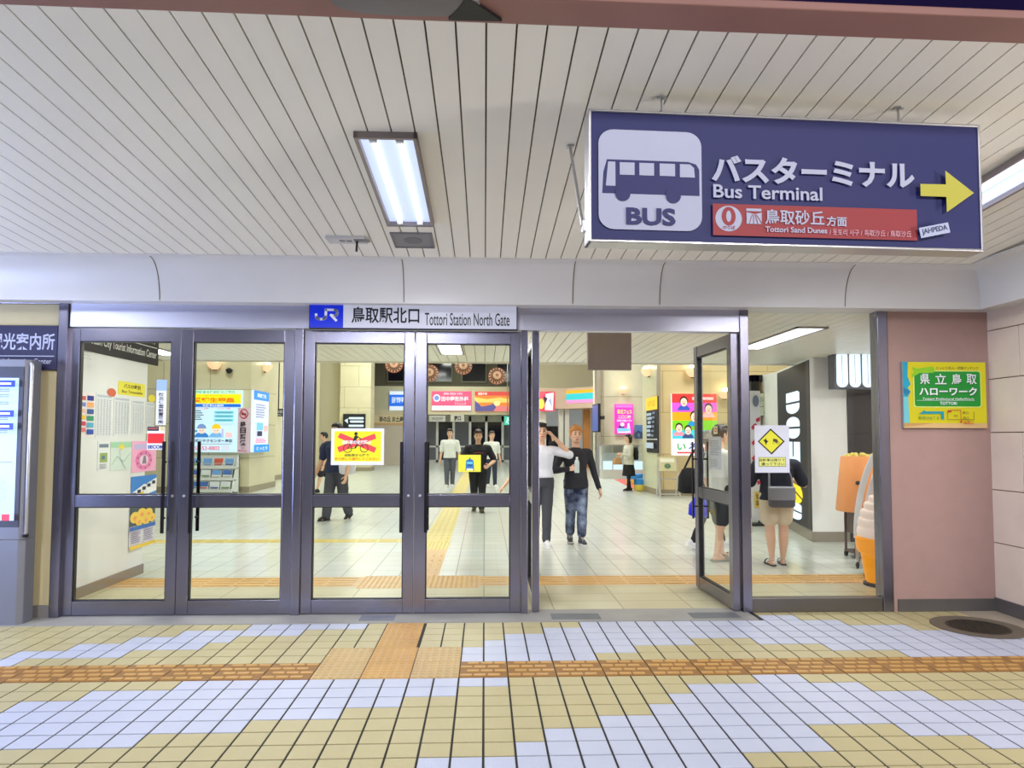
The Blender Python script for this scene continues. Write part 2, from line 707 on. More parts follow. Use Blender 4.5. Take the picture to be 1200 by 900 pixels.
mb = MB()
SIDEX = 4.37
prof = [(5.40 - CY1 + 0.0, 0.307 + 0.012), (5.40 - CY1, 0.307), (5.46 - CY1, 0.307)] + [(y - 0.18, z) for y, z in cove_prof()] + [(0.0, -0.012), (0.012, -0.014), (0.012, 0.0), (Y0 - CY1 + 0.12, 0.0)]
ringL = [(-9, CY1 + y, CZB + z) for y, z in prof]
ringR = [(SIDEX - (Y0 - CY1) + 0.0 - min(y, 0.0) * -1 + (y if y > 0 else 0), CY1 + y, CZB + z) for y, z in prof]
ringF = [(SIDEX - (Y0 - CY1) + y, 2.6, CZB + z + 0.0) for y, z in prof]
ringR = [(SIDEX - (Y0 - CY1) + y, CY1 + y, CZB + z) for y, z in prof]
mb.rings([ringL, ringR, ringF], COVE, closed=False)
for jx in (-2.61, -0.66, 0.72, 1.44, 3.0):
    pts = [(jx, CY1 + y - 0.18 - 0.0015, CZB + z - 0.0005) for y, z in cove_prof()]
    mb.tube(pts, 0.003, GROOVE, seg=6)
struct(mb.build('trim_1', smooth=True, recalc=False))

# ---- left cream wall with base, right clay wall, stone pier
CREAMW = pm('cream_wall', (206, 192, 150), 0.6, noise=0.05, bump=0.05)
CLAY = pm('clay_wall', (170, 138, 130), 0.62, noise=0.07, scale=9, bump=0.35, bscale=160)
DBASE = pm('dark_stone_base', (92, 88, 86), 0.35, noise=0.15)
jl = at(64, 600, Y0)
mb = MB()
mb.box(-9, jl.x, Y0 + 0.02, Y0 + 0.2, 0, 2.62, CREAMW)
struct(mb.build('wall_left'))
mb = MB()
mb.box(-9, jl.x, Y0 - 0.0, Y0 + 0.02, 0.0, 0.10, pm('grey_base', (128, 124, 122), 0.4))
struct(mb.build('baseboard_left', bevel=0.002))
mb = MB()
mb.box(-9, jl.x + 0.01, Y0 - 0.03, Y0 + 0.02, 2.56, 2.62, STEEL)
struct(mb.build('trim_2', bevel=0.003))
xr = at(1044, 550, Y0).x
mb = MB()
mb.box(xr, 5.2, Y0, Y0 + 0.16, 0, 2.62, CLAY)
struct(mb.build('wall_right'))
mb = MB()
mb.box(xr + 0.03, SIDEX + 0.02, Y0 - 0.012, Y0, 0.0, 0.105, DBASE)
struct(mb.build('baseboard_right', bevel=0.002))

STONE = pm('pier_stone', (226, 208, 192), 0.6, noise=0.14, scale=2.5, bump=0.25, bscale=40)
mb = MB()
zs = [0.11, 0.58, 1.03, 1.52, 1.98, 2.40, 2.60]
ys = [5.86, 5.72, 4.9, 4.05, 3.2, 2.6]
for k in range(len(zs) - 1):
    off = 0.0 if k % 2 == 0 else 0.30
    cuts = [5.86] + [y - off for y in (5.50, 4.65, 3.80, 2.95)] + [2.5]
    for a, b in zip(cuts, cuts[1:]):
        mb.box(SIDEX, SIDEX + 0.4, b + 0.004, a - 0.004, zs[k] + 0.004, zs[k + 1] - 0.004, STONE)
mb.box(SIDEX + 0.012, SIDEX + 0.39, 2.5, 5.86, 0, 2.58, pm('pier_joint', (120, 96, 80), 0.8))
struct(mb.build('wall_stone_pier', bevel=0.003))
mb = MB()
mb.box(SIDEX - 0.015, SIDEX + 0.02, 2.5, 5.85, 0.0, 0.115, DBASE)
struct(mb.build('baseboard_pier', bevel=0.002))
mb = MB()
mb.box(4.02, SIDEX, 2.6, 5.85, -0.003, 0.0015, pm('pier_kerb', (168, 158, 142), 0.6, noise=0.15))
struct(mb.build('floor_border'))

# ================================================================== doors
ZT = at(480, 386, Y0).z          # underside of the header
FD = 0.06                        # leaf thickness


def X0(px, py=550):
    return at(px, py, Y0).x


# header box, jambs and posts
mb = MB()
xl, xm = X0(67), X0(873)
mb.box(xl + 0.06, xm, Y0, Y0 + 0.10, ZT, 2.585, STEELH)
mb.box(xl + 0.06, xm, Y0 - 0.006, Y0 + 0.1, 2.585, 2.63, pm('dark_steel', (92, 90, 108), 0.3, 1.0))
struct(mb.build('trim_3', bevel=0.004))
mb = MB()
mb.box(xl - 0.02, xl + 0.055, Y0 - 0.02, Y0 + 0.10, 0, 2.60, STEEL)
mb.box(X0(343), X0(353), Y0 - 0.0, Y0 + 0.10, 0, ZT, STEEL)
mb.box(X0(611), X0(618.5), Y0 - 0.0, Y0 + 0.10, 0, ZT, STEEL)
mb.box(X0(868.5), X0(879), Y0 - 0.012, Y0 + 0.11, 0, 2.60, STEEL)
mb.box(X0(1031), X0(1043), Y0 - 0.012, Y0 + 0.11, 0, 2.60, STEEL)
struct(mb.build('trim_4', bevel=0.005))

zr = [at(480, y, Y0).z for y in (387, 402, 580, 594, 703, 716)]


def leaf(num, xa, xb, ga, gb, handle, loc=None, rot=0.0):
    """a swing door leaf: two stiles, three rails, two panes, pull bars"""
    e = struct(empty('door_%d' % num, (xa, Y0 + 0.02, 0) if loc is None else loc, rot))
    w = xb - xa; a = ga - xa; b = gb - xa
    z0, z1, z2, z3, z4, z5 = 0.012, zr[4], zr[3], zr[2], zr[1], ZT - 0.008
    m = MB()
    m.box(0, a, 0, FD, z0, z5, STEEL)
    m.box(b, w, 0, FD, z0, z5, STEEL)
    m.build('stile', e, bevel=0.004)
    m = MB()
    m.box(a, b, 0.004, FD - 0.004, z0, z1, STEEL)
    m.box(a, b, 0.004, FD - 0.004, z2, z3, STEEL)
    m.box(a, b, 0.004, FD - 0.004, z4, z5, STEEL)
    m.build('rail', e, bevel=0.003)
    for p, q in ((z1, z2), (z3, z4)):
        m = MB()
        m.box(a - 0.004, b + 0.004, FD / 2 - 0.004, FD / 2 + 0.004, p - 0.004, q + 0.004, GLASS)
        m.build('glass_pane', e)
        m = MB()
        for (u0, u1, v0, v1) in ((a, a + 0.008, p, q), (b - 0.008, b, p, q), (a, b, p, p + 0.008), (a, b, q - 0.008, q)):
            m.box(u0, u1, 0.012, FD - 0.012, v0, v1, BLACK)
        m.build('glazing_gasket', e)
    if handle is not None:
        hx = handle - xa
        hz0, hz1 = 0.68, 1.43
        for side in (-1, 1):
            m = MB()
            y = -0.045 if side < 0 else FD + 0.045
            m.box(hx - 0.014, hx + 0.014, y - 0.006, y + 0.006, hz0, hz1, BRONZE)
            for zz in (hz0 + 0.12, hz1 - 0.17):
                m.tube([(hx, y, zz), (hx, 0 if side < 0 else FD, zz)], 0.009, BRONZE, 8)
            m.build('pull_handle', e, bevel=0.003)
    m = MB()
    m.lathe([(0.011, 0), (0.011, 0.006), (0.0, 0.007)], (0, 0, 0), ALU, 12)
    lx = (w - (w - b) / 2) if handle is not None and handle > (xa + xb) / 2 else a / 2
    m.build('lock_cylinder', e, loc=(lx, 0, 0.98), rot=(PI / 2, 0, 0))
    return e


leaf(1, X0(72), X0(207.5), X0(87), X0(195.5), X0(193.2))
leaf(2, X0(208.2), X0(342.5), X0(222), X0(330), X0(225.5))
leaf(3, X0(353.7), X0(484.7), X0(366), X0(472.5), X0(471))
leaf(4, X0(485.4), X0(610.5), X0(499), X0(598), X0(499.6))
# the open pair, swung inwards
W5 = 0.97
lx5 = X0(628.3)
leaf(5, 0, W5, 0.09, W5 - 0.09, W5 - 0.075, (lx5 + 0.03, Y0 + 0.04, 0), PI / 2)
rx6 = X0(864)
leaf(6, 0, W5, 0.09, W5 - 0.09, W5 - 0.075, (rx6 + 0.02, Y0 + 0.02, 0), PI / 2 + math.radians(1.5))
# fixed light at the right
e = struct(empty('window_1', (0, 0, 0)))
mb = MB()
xa, xb = X0(879), X0(1031)
mb.box(xa, xb, Y0 + 0.0, Y0 + 0.09, 0.0, at(955, 701, Y0).z, pm('kick_rail', (112, 108, 104), 0.4, 0.8))
mb.box(xa, xb, Y0 + 0.0, Y0 + 0.09, at(955, 360, Y0).z, 2.63, STEEL)
mb.build('window_frame', e, bevel=0.004)
mb = MB()
mb.box(xa, xb, Y0 + 0.04, Y0 + 0.048, at(955, 701, Y0).z, at(955, 360, Y0).z, GLASS)
mb.build('glass_pane', e)

# ================================================================== things outside
INK = (22, 22, 30)
NAVY, SW = C(14, 22, 92), C(174, 178, 204)
# ---- hanging bus sign
ca, cb = at(690, 208, 3.02), at(1151, 217, 3.10)
bw = (cb.xy - ca.xy).length
brot = math.atan2(cb.y - ca.y, cb.x - ca.x)
zt = (at(690, 130, 3.02).z + at(1151, 143, 3.10).z) / 2
zb = (at(689, 286, 3.02).z + at(1150, 292, 3.10).z) / 2
bh = zt - zb
bc = Vector(((ca.x + cb.x) / 2, (ca.y + cb.y) / 2, (zt + zb) / 2))
s = thing('bus_terminal_sign', 'large navy hanging sign with white bus pictogram and yellow arrow', 'sign', bc, brot)
mb = MB()
D = 0.11
fr = 0.013
for (u0, u1, v0, v1) in ((-bw / 2, bw / 2, bh / 2 - fr, bh / 2), (-bw / 2, bw / 2, -bh / 2, -bh / 2 + fr), (-bw / 2, -bw / 2 + fr, -bh / 2, bh / 2), (bw / 2 - fr, bw / 2, -bh / 2, bh / 2)):
    mb.box(u0, u1, 0, D, v0, v1, ALU)
mb.build('sign_frame', s, bevel=0.004)
mb = MB()
mb.box(-bw / 2 + fr, bw / 2 - fr, 0.006, D - 0.006, -bh / 2 + fr, bh / 2 - fr, NAVY)
mb.build('sign_box', s)
# artwork; units: the zoomed crop of the sign, 1200 x 395
g = G(68, 92, 1094, 444, bw, bh)
NV2 = C(24, 28, 96)
g.rrect(92, 146, 352, 410, 38, SW)
g.poly([(113, 226), (318, 226), (338, 232), (346, 246), (346, 316), (101, 316), (104, 260)], NV2)
g.poly([(116, 232), (134, 232), (134, 296), (110, 296)], SW)
for a, b in ((145, 182), (194, 231), (245, 284)):
    g.rect(a, 233, b, 266, SW)
g.poly([(296, 233), (322, 233), (332, 242), (334, 268), (296, 268)], SW)
g.circ(152, 316, 19, NV2, 20)
g.circ(279, 316, 19, NV2, 22)
g.text('BUS', 160, 352, 284, 398, NV2, 0.035)
g.text('バスターミナル', 376, 205, 908, 278, SW, 0.038)
g.text('Bus Terminal', 380, 284, 662, 320, SW, 0.018)
RED = C(148, 44, 52)
g.rect(378, 336, 911, 420, RED)
g.circ(418, 375, 34, SW)
g.circ(418, 369, 18, RED, 25)
g.circ(418, 369, 6.5, SW, 15)
g.text('のりば', 403, 394, 434, 404, RED, 0.02)
g.rect(463, 347, 502, 354, SW)
g.poly([(463, 357), (485, 362), (502, 357), (502, 388), (463, 388)], SW)
for k in range(4):
    g.stroke([(478 + 3 * k, 363), (474 + 7 * k, 374), (470 + 11 * k, 388)], 1.6, RED)
g.text('鳥取砂丘', 510, 348, 664, 388, SW, 0.016)
g.text('方面', 669, 362, 722, 389, SW, 0.025)
g.text('Tottori Sand Dunes', 510, 394, 670, 409, SW, 0.02)
g.text('/ 돗토리 사구 / 鸟取沙丘 / 鳥取沙丘', 676, 396, 892, 413, C(206, 160, 176), 0.004)
YEL = C(184, 178, 66)
g.poly([(919, 267), (988, 266), (987, 228), (1063, 287), (988, 342), (988, 300), (919, 300)], YEL)
g.mb.build('sign_face', s, (0, -0.001, 0))
for px in (778, 1065):
    q = at(px, 131, 3.06)
    u = (Vector((q.x, q.y, 0)) - Vector((bc.x, bc.y, 0))).length * (1 if q.x > bc.x else -1)
    top = cz(3.06 + 0.05) - bc.z
    mb = MB()
    mb.tube([(u, 0.05, bh / 2 - 0.01), (u, 0.05, top + 0.01)], 0.007, ALU, 8)
    mb.lathe([(0.022, 0), (0.022, -0.008), (0.008, -0.012)], (u, 0.05, top), ALU, 14)
    mb.build('hanging_rod', s, smooth=True)
q = ceil_at(668, 171)
inv = Matrix.Rotation(-brot, 3, 'Z')
loc = inv @ (q - bc)
for sx, sg in ((loc.x, -1), (-loc.x - 0.05, 1)):
    mb = MB()
    mb.tube([(sx, loc.y, loc.z), (sg * (bw / 2 + 0.012), 0.09, -bh / 2 + 0.10)], 0.008, ALU, 8)
    mb.box(sx - 0.018, sx + 0.018, loc.y - 0.018, loc.y + 0.018, loc.z - 0.01, loc.z + 0.012, ALU)
    mb.box(sg * (bw / 2 + 0.006) - 0.008, sg * (bw / 2 + 0.006) + 0.008, 0.07, 0.11, -bh / 2 + 0.07, -bh / 2 + 0.12, ALU)
    mb.build('stay_bar', s, smooth=True)
st = G(-40, -14, 40, 14, 80 / 1026 * bw, 28 / 352 * bh)
st.base(C(176, 184, 214), 0.0005)
st.text('JAHPEDA', -35, -9, 35, 9, C(50, 60, 100), 0.02)
o = st.mb.build('sticker', None, bc + Matrix.Rotation(brot, 3, 'Z') @ Vector(((950 - 581) / 1026 * bw, -0.0275, (268 - 394) / 352 * bh)), rot=(0, -0.21, brot))
tag(o, 'small crooked white sticker beside the red band of the hanging bus sign', 'sticker')

# ---- station name sign on the header
W, H, c = face_rect(362, 354, 606.5, 386, Y0 - 0.05)
s = thing('station_name_sign', 'long white station name sign with a blue square at its end, above the doors', 'sign', c)
mb = MB()
mb.box(-W / 2, W / 2, 0.0, 0.05, -H / 2, H / 2, pm('sign_case', (70, 70, 84), 0.4, 0.6))
mb.build('sign_box', s, bevel=0.004)
g = G(92, 52, 1072, 186, W, H)
g.rect(97, 57, 1067, 181, em('station_sign_white', (222, 224, 244), 0.35))
BL = em('station_sign_blue', (12, 48, 232), 0.35)
g.rect(97, 57, 252, 181, BL, )
wv = C(238, 240, 252)
k = 155 / 365.0
fx = lambda x: 97 + (x - 78) * k
fy = lambda y: 55 + (y - 70) * 0.425
g.stroke([(fx(x), fy(y)) for x, y in ((145, 205), (146, 246), (158, 262), (180, 270), (225, 270), (244, 260), (252, 240), (252, 162), (350, 162), (372, 172), (380, 195), (372, 222), (350, 232), (312, 222))], 11.5, wv)
g.stroke([(fx(300), fy(214)), (fx(372), fy(290))], 11.5, wv)
BK = C(16, 18, 34)
g.text('鳥取駅北口', 290, 78, 608, 158, BK, 0.018)
g.text('Tottori Station North Gate', 634, 104, 1034, 166, BK, 0.004)
g.mb.build('sign_face', s, (0, -0.001, 0))

# ---- lit job office poster on the clay wall
W, H, c = face_rect(1058, 424, 1156, 502, Y0 - 0.03)
s = thing('wall_poster_board', 'yellow and green poster board on the clay coloured wall', 'poster', c)
mb = MB()
mb.box(-W / 2, W / 2, 0, 0.03, -H / 2, H / 2, C(150, 148, 150))
mb.build('board', s, bevel=0.003)
g = G(62, 80, 1000, 830, W, H)
PY = em('poster_yellow', (240, 226, 20), 0.25)
g.rect(66, 84, 996, 826, PY)
TEAL, TEAL2, GRN = C(20, 160, 190), C(110, 200, 210), em('poster_green', (20, 160, 52), 0.25)
g.poly([(66, 84), (126, 84), (118, 250), (152, 335), (118, 372), (150, 420), (120, 470), (128, 770), (66, 770)], TEAL)
g.poly([(66, 370), (148, 420), (100, 465), (66, 430)], C(24, 120, 160))
g.poly([(66, 470), (120, 480), (128, 770), (66, 770)], TEAL2)
g.rect(66, 772, 996, 826, C(216, 178, 120))
g.poly([(66, 772), (400, 772), (200, 800), (66, 815)], C(196, 150, 90))
g.rrect(176, 178, 940, 596, 30, C(214, 232, 120))
g.rrect(190, 190, 928, 584, 24, GRN)
g.poly([(170, 140), (220, 160), (400, 135), (420, 170), (410, 205), (250, 210), (160, 262), (160, 230), (185, 200)], C(140, 200, 30))
g.text('とっとり求人・求職マッチング', 440, 134, 914, 168, C(80, 84, 60), 0.004)
PW = C(234, 240, 240)
SH = C(8, 84, 40)
for dx, m in ((8, SH), (0, PW)):
    for ch, a, b in (('県', 250, 360), ('立', 418, 545), ('鳥', 602, 712), ('取', 770, 884)):
        g.text(ch, a + dx, 218 + dx, b + dx, 335 + dx, m, 0.014)
    g.text('ハローワーク', 236 + dx, 368 + dx, 884 + dx, 462 + dx, m, 0.035)
g.text('Tottori Prefectural HelloWork', 270, 486, 850, 512, PW, 0.01)
g.rect(205, 516, 850, 519, PW)
g.text('TOTTORI', 462, 532, 652, 566, PW, 0.02)
g.poly([(222, 672), (292, 622), (290, 640), (504, 640), (504, 730), (470, 730), (470, 668), (276, 670)], C(10, 148, 160))
g.text('駅前は出てる', 222, 694, 446, 732, C(60, 130, 60), 0.01)
RD = C(190, 44, 40)
g.stroke([(545, 640), (545, 732), (838, 732), (838, 640)], 6, C(120, 90, 40))
g.stroke([(585, 625), (690, 625), (690, 760)], 7, RD)
g.rect(545, 626, 588, 650, RD)
g.text('鳥取', 608, 678, 656, 700, C(90, 70, 40), 0.01)
g.text('東口', 708, 640, 774, 670, C(90, 70, 40), 0.01)
g.text('西口', 712, 700, 776, 728, C(90, 70, 40), 0.01)
g.circ(690, 754, 13, RD)
g.text('当窓口', 714, 744, 830, 780, RD, 0.02)
g.mb.build('printed_face', s, (0, -0.001, 0))

# ---- navy information sign on the cream wall
W, H, c = face_rect(-60, 381, 67, 433, Y0 - 0.02)
s = thing('information_sign', 'navy wall sign with white Japanese characters above the grey kiosk', 'sign', c)
mb = MB()
mb.box(-W / 2, W / 2, 0, 0.03, -H / 2, H / 2, C(26, 26, 70))
mb.build('board', s, bevel=0.003)
g = G(-60, 381, 67, 433, W, H)
g.text('鳥取市観光案内所', -58, 390, 64, 410, SW, 0.02)
g.rect(-58, 416.6, 64, 417.6, SW)
g.text('Tottori City Tourist Information Center', -58, 420, 61, 428, SW, 0.01)
g.mb.build('lettering', s, (0, -0.001, 0))

# ---- touch-screen kiosk
KX, KY = -3.60, 5.62
s = thing('information_kiosk', 'tall grey digital information kiosk with a glowing pale blue screen', 'kiosk', (KX, KY, 0))
KG = pm('kiosk_grey', (120, 122, 134), 0.4, 0.3)
KD = pm('kiosk_dark', (64, 66, 78), 0.4, 0.3)
zt = at(36, 421, KY).z
mb = MB()
mb.prism([(-0.92, 0.16), (-0.92, 0.0), (-0.03, 0.0), (0.0, 0.04), (0.0, 0.16)], 0.0, 0.66, KG)
mb.prism([(-0.92, 0.16), (-0.92, 0.0), (-0.03, 0.0), (0.0, 0.04), (0.0, 0.16)], 0.66, zt, KG)
mb.build('cabinet', s, bevel=0.006)
mb = MB()
za, zb2 = at(20, 610, KY).z, at(20, 443, KY).z
mb.box(-0.90, -0.03, -0.008, 0.0, za - 0.05, zb2 + 0.09, KD)
mb.build('bezel', s, bevel=0.003)
g = G(0, 0, 100, 200, 0.74, zb2 - za)
g.rect(0, 0, 100, 200, em('kiosk_screen', (176, 206, 255), 1.0))
BLU = em('screen_blue', (30, 60, 190), 0.9)
WHT = em('screen_white', (232, 240, 255), 1.0)
RDD = em('screen_red', (214, 60, 90), 0.9)
for cx0 in (2, 35, 68):
    for (y, hh) in ((4, 9), (46, 9), (64, 9)) if cx0 == 68 else ((4, 9), (28, 9), (46, 9), (78, 9)):
        g.rect(cx0, y, cx0 + 31, y + hh, BLU)
        g.rect(cx0 + 3, y + 2.5, cx0 + 8, y + 7, RDD)
        g.rect(cx0 + 11, y + 3, cx0 + 27, y + 6, WHT)
    for y in (16, 24, 34, 56, 74):
        g.rect(cx0 + 2, y, cx0 + 9, y + 5, em('screen_pic', (150, 130, 160), 0.8))
        for q in range(2):
            g.rect(cx0 + 12, y + 2.6 * q, cx0 + 26, y + 2.6 * q + 1, em('screen_text', (110, 120, 170), 0.8))
g.rect(0, 118, 100, 118.6, BLU)
for q in range(7):
    g.rect(76 + (q % 2) * 5, 140 + q * 5, 80 + (q % 2) * 5, 144 + q * 5, em('screen_text', (110, 120, 170), 0.8))
g.rect(92, 190, 100, 199, RDD)
g.mb.build('screen', s, (-0.435, -0.009, (za + zb2) / 2))
mb = MB()
mb.tube([(0.0, 0.03, zt - 0.03), (0.012, 0.02, zt - 0.06), (0.012, 0.02, 0.72), (0.0, 0.03, 0.69)], 0.014, ALU, 10)
mb.lathe([(0.02, 0), (0.02, 0.02), (0, 0.025)], (0.012, 0.02, 0.68), BRONZE, 12)
mb.build('grab_rail', s, smooth=True)

# ---- manhole cover
s = thing('manhole_cover', 'round dark iron manhole cover by the clay wall', 'manhole cover', (MAN.x, MAN.y, 0.0015))
IRON = pm('cast_iron', (72, 66, 58), 0.55, 0.6, 0.2, 12, 0.3)
mb = MB()
R = 0.325
mb.lathe([(R, 0), (R, 0.004), (R - 0.1, 0.0045), (R - 0.105, 0.001), (0.0, 0.001)], (0, 0, 0), pm('manhole_ring', (112, 104, 90), 0.6, 0.3, 0.2, 9), 56)
mb.build('rim', s, smooth=True)
mb = MB()
mb.lathe([(R - 0.108, 0.001), (R - 0.108, 0.004), (0.0, 0.004)], (0, 0, 0), IRON, 56)
n = 11
for i in range(-n, n + 1):
    for j in range(-n, n + 1):
        x, y = i * 0.0195 + (j % 2) * 0.0097, j * 0.0175
        if x * x + y * y < (R - 0.125) ** 2:
            mb.box(x - 0.006, x + 0.006, y - 0.006, y + 0.006, 0.004, 0.0075, IRON)
mb.build('cover', s)

# ---- fluorescent fixtures in the canopy ceiling
TUBE = em('fluorescent_tube', (236, 242, 255), 3.0)
REFL = em('fixture_reflector', (205, 220, 255), 0.8)
FIXF = pm('fixture_frame', (150, 140, 140), 0.4, 0.4)


def canopy_fixture(x0, x1, y0, y1, label):
    cx, cy = (x0 + x1) / 2, (y0 + y1) / 2
    s = tag(empty('ceiling_light', (cx, cy, cz(cy))), label, 'ceiling light', 'fluorescent lights in the canopy')
    s.rotation_euler = (-math.atan(SLOPE), 0, 0)
    w, l = (x1 - x0) / 2, (y1 - y0) / 2
    m = MB()
    for (a, b, c, d) in ((-w, w, -l, -l + 0.022), (-w, w, l - 0.022, l), (-w, -w + 0.022, -l, l), (w - 0.022, w, -l, l)):
        m.box(a, b, c, d, -0.034, 0.012, FIXF)
    m.build('frame', s, bevel=0.003)
    m = MB()
    m.box(-w + 0.02, w - 0.02, -l + 0.02, l - 0.02, -0.0045, 0.011, REFL)
    m.build('reflector', s)
    for sx in (-0.42, 0.42):
        m = MB()
        m.tube([(sx * w, -l + 0.06, -0.020), (sx * w, l - 0.06, -0.020)], 0.013, TUBE, 10)
        m.build('tube', s, smooth=True)
        for yy in (-l + 0.045, l - 0.045):
            m = MB()
            m.box(sx * w - 0.02, sx * w + 0.02, yy - 0.012, yy + 0.012, -0.034, -0.004, WHITE)
            m.build('lamp_holder', s, bevel=0.003)
        ld = bpy.data.lights.new('canopy_light', 'AREA')
        ld.shape = 'RECTANGLE'; ld.size = 0.026; ld.size_y = 2 * l - 0.14
        ld.energy = E_CANOPY / 2; ld.color = (0.93, 0.96, 1.0)
        lo = bpy.data.objects.new('canopy_light', ld)
        COL.objects.link(lo)
        lo.location = (cx + sx * w, cy, cz(cy) - 0.0345)
        lo.rotation_euler = (-math.atan(SLOPE), 0, 0)
    return s


E_CANOPY = 34
a, b, c_, d = ceil_at(412, 153), ceil_at(487, 155), ceil_at(506, 261), ceil_at(455, 260)
fy0, fy1 = (a.y + b.y) / 2, (c_.y + d.y) / 2
fw = b.x - a.x
fx0 = (a.x + d.x) / 2
canopy_fixture(fx0, fx0 + fw, fy0, fy1, 'white twin tube ceiling light in the middle of the boards')
r1 = ceil_at(1200, 215)
canopy_fixture(r1.x - fw, r1.x, fy0, fy1, 'white ceiling light shining past the edge of the hanging bus sign')
canopy_fixture(fx0 - 3.55, fx0 - 3.55 + fw, fy0, fy1, 'white ceiling light over the grey information kiosk')

# ---- grille and sensor beside it
a, b = ceil_at(458, 273), ceil_at(510, 290)
cx, cy = (ceil_at(484, 281)).x, ceil_at(484, 281).y
w, l = (ceil_at(508, 281).x - ceil_at(460, 281).x) / 2, (ceil_at(484, 290).y - ceil_at(484, 273).y) / 2
s = thing('ceiling_grille', 'grey rectangular grille in the ceiling boards below the light', 'grille', (cx, cy, cz(cy)))
s.rotation_euler = (-math.atan(SLOPE), 0, 0)
GG = pm('grille_grey', (132, 130, 134), 0.5, 0.2)
mb = MB()
for (p, q, r_, t) in ((-w, w, -l, -l + 0.012), (-w, w, l - 0.012, l), (-w, -w + 0.012, -l, l), (w - 0.012, w, -l, l)):
    mb.box(p, q, r_, t, -0.012, 0.006, GG)
mb.build('frame', s, bevel=0.002)
mb = MB()
mb.box(-w + 0.012, w - 0.012, -l + 0.012, l - 0.012, -0.006, 0.004, pm('grille_mesh', (140, 138, 142), 0.6, 0.1, 0.1, 200))
mb.lathe([(0.0, -0.008), (w * 0.45, -0.008), (w * 0.45, -0.006)], (0, 0, 0), pm('grille_disc', (116, 114, 118), 0.6), 24)
mb.build('mesh_panel', s)
q = ceil_at(408, 280)
s = thing('ceiling_sensor', 'small white box with a dark hanging lever on the ceiling', 'sensor', (q.x, q.y, cz(q.y)))
mb = MB()
mb.box(-0.15, 0.13, -0.07, 0.07, -0.018, 0.03, pm('sensor_white', (206, 204, 204), 0.5))
mb.build('housing', s, bevel=0.004)
mb = MB()
mb.box(0.05, 0.16, -0.06, 0.0, -0.024, -0.018, GG)
mb.box(-0.06, -0.02, -0.03, 0.01, -0.020, -0.018, GG)
mb.box(-0.01, 0.03, -0.03, 0.01, -0.020, -0.018, GG)
mb.build('cover_plate', s)
mb = MB()
mb.tube([(0.07, -0.03, -0.02), (0.066, -0.028, -0.10)], 0.008, BRONZE, 8)
mb.build('lever', s, smooth=True)

# ---- flood lamp under the front beam
q = at(482, 2, 2.45)
s = thing('beam_flood_lamp', 'grey round edged lamp housing under the reddish front beam', 'lamp', (q.x, 2.45, cz(FY) - 0.013))
mb = MB()
mb.loft([(-0.02, 0, 0.0, 0.27, 0.08), (-0.02, 0, -0.008, 0.265, 0.075), (-0.02, 0, -0.012, 0.2, 0.05)], pm('lamp_housing', (122, 118, 122), 0.45, 0.4), 28)
mb.build('housing', s, smooth=True)
mb = MB()
mb.prism([(0.13, 0.085), (0.2, -0.05), (0.33, 0.085)], -0.014, 0.0, BLACK)
mb.build('bracket', s)
# ================================================================== the station inside
VZ = 2.62                         # ceiling of the entrance passage
VY = 10.65                        # where it ends
FLR = brick_mat('hall_floor', (206, 211, 203), (198, 204, 196), (146, 148, 136), 0.30, 0.30, 0.006, rough=0.30, coat=0.35)
mb = MB()
mb.box(-14, 14, 5.99, 46, -0.1, 0.0, FLR)
struct(mb.build('floor_hall'))
YT1 = pm('inside_tactile', (204, 164, 104), 0.4, noise=0.12, scale=5)
YT2 = pm('inside_tactile_pale', (206, 188, 108), 0.4, noise=0.12, scale=5)
YB = pm('inside_border_tile', (214, 200, 140), 0.4, noise=0.12, scale=5)
mb = MB()


def strip(x0, x1, y0, y1, m, along='x'):
    mb.box(x0, x1, y0, y1, 0.0, 0.002, m)
    if along == 'x':
        for k in range(4):
            y = y0 + (y1 - y0) * (k + 0.5) / 4
            x = x0
            while x < x1 - 0.28:
                mb.box(x + 0.02, x + 0.28, y - 0.014, y + 0.014, 0.002, 0.006, m)
                x += 0.3
    elif along == 'y':
        for k in range(4):
            x = x0 + (x1 - x0) * (k + 0.5) / 4
            y = y0
            while y < y1 - 0.28:
                mb.box(x - 0.014, x + 0.014, y + 0.02, y + 0.28, 0.002, 0.006, m)
                y += 0.3
    else:
        n = 6
        for i in range(int((x1 - x0) / 0.3 * n + .5)):
            for j in range(int((y1 - y0) / 0.3 * n + .5)):
                mb.lathe([(0.015, 0), (0.01, 0.004), (0, 0.0042)], (x0 + (i + .5) * 0.05, y0 + (j + .5) * 0.05, 0.002), m, 6)


ya, yb = fl(300, 688).y, fl(300, 677).y
mb.box(-3.68, 4.6, 5.99, ya - 0.02, 0.0, 0.0012, brick_mat('inside_border', (196, 190, 156), (190, 182, 148), (150, 138, 100), 0.6, 0.3, 0.006, rough=0.35))
strip(-3.68, -1.25, ya, yb, YT1)
strip(-0.05, 4.2, ya, yb, YT1)
strip(-1.25, -0.05, ya - 0.1, ya + 0.5, YT1, 'dot')
strip(-0.86, -0.48, ya + 0.5, 9.2, YT1, 'y')
strip(-0.86, -0.48, 9.2, 9.9, YT2, 'dot')
strip(-0.86, -0.48, 9.9, 30, YT2, 'y')
strip(-12, -0.86, 9.85, 10.15, YT2, 'x')
struct(mb.build('floor_inside_tactile'))

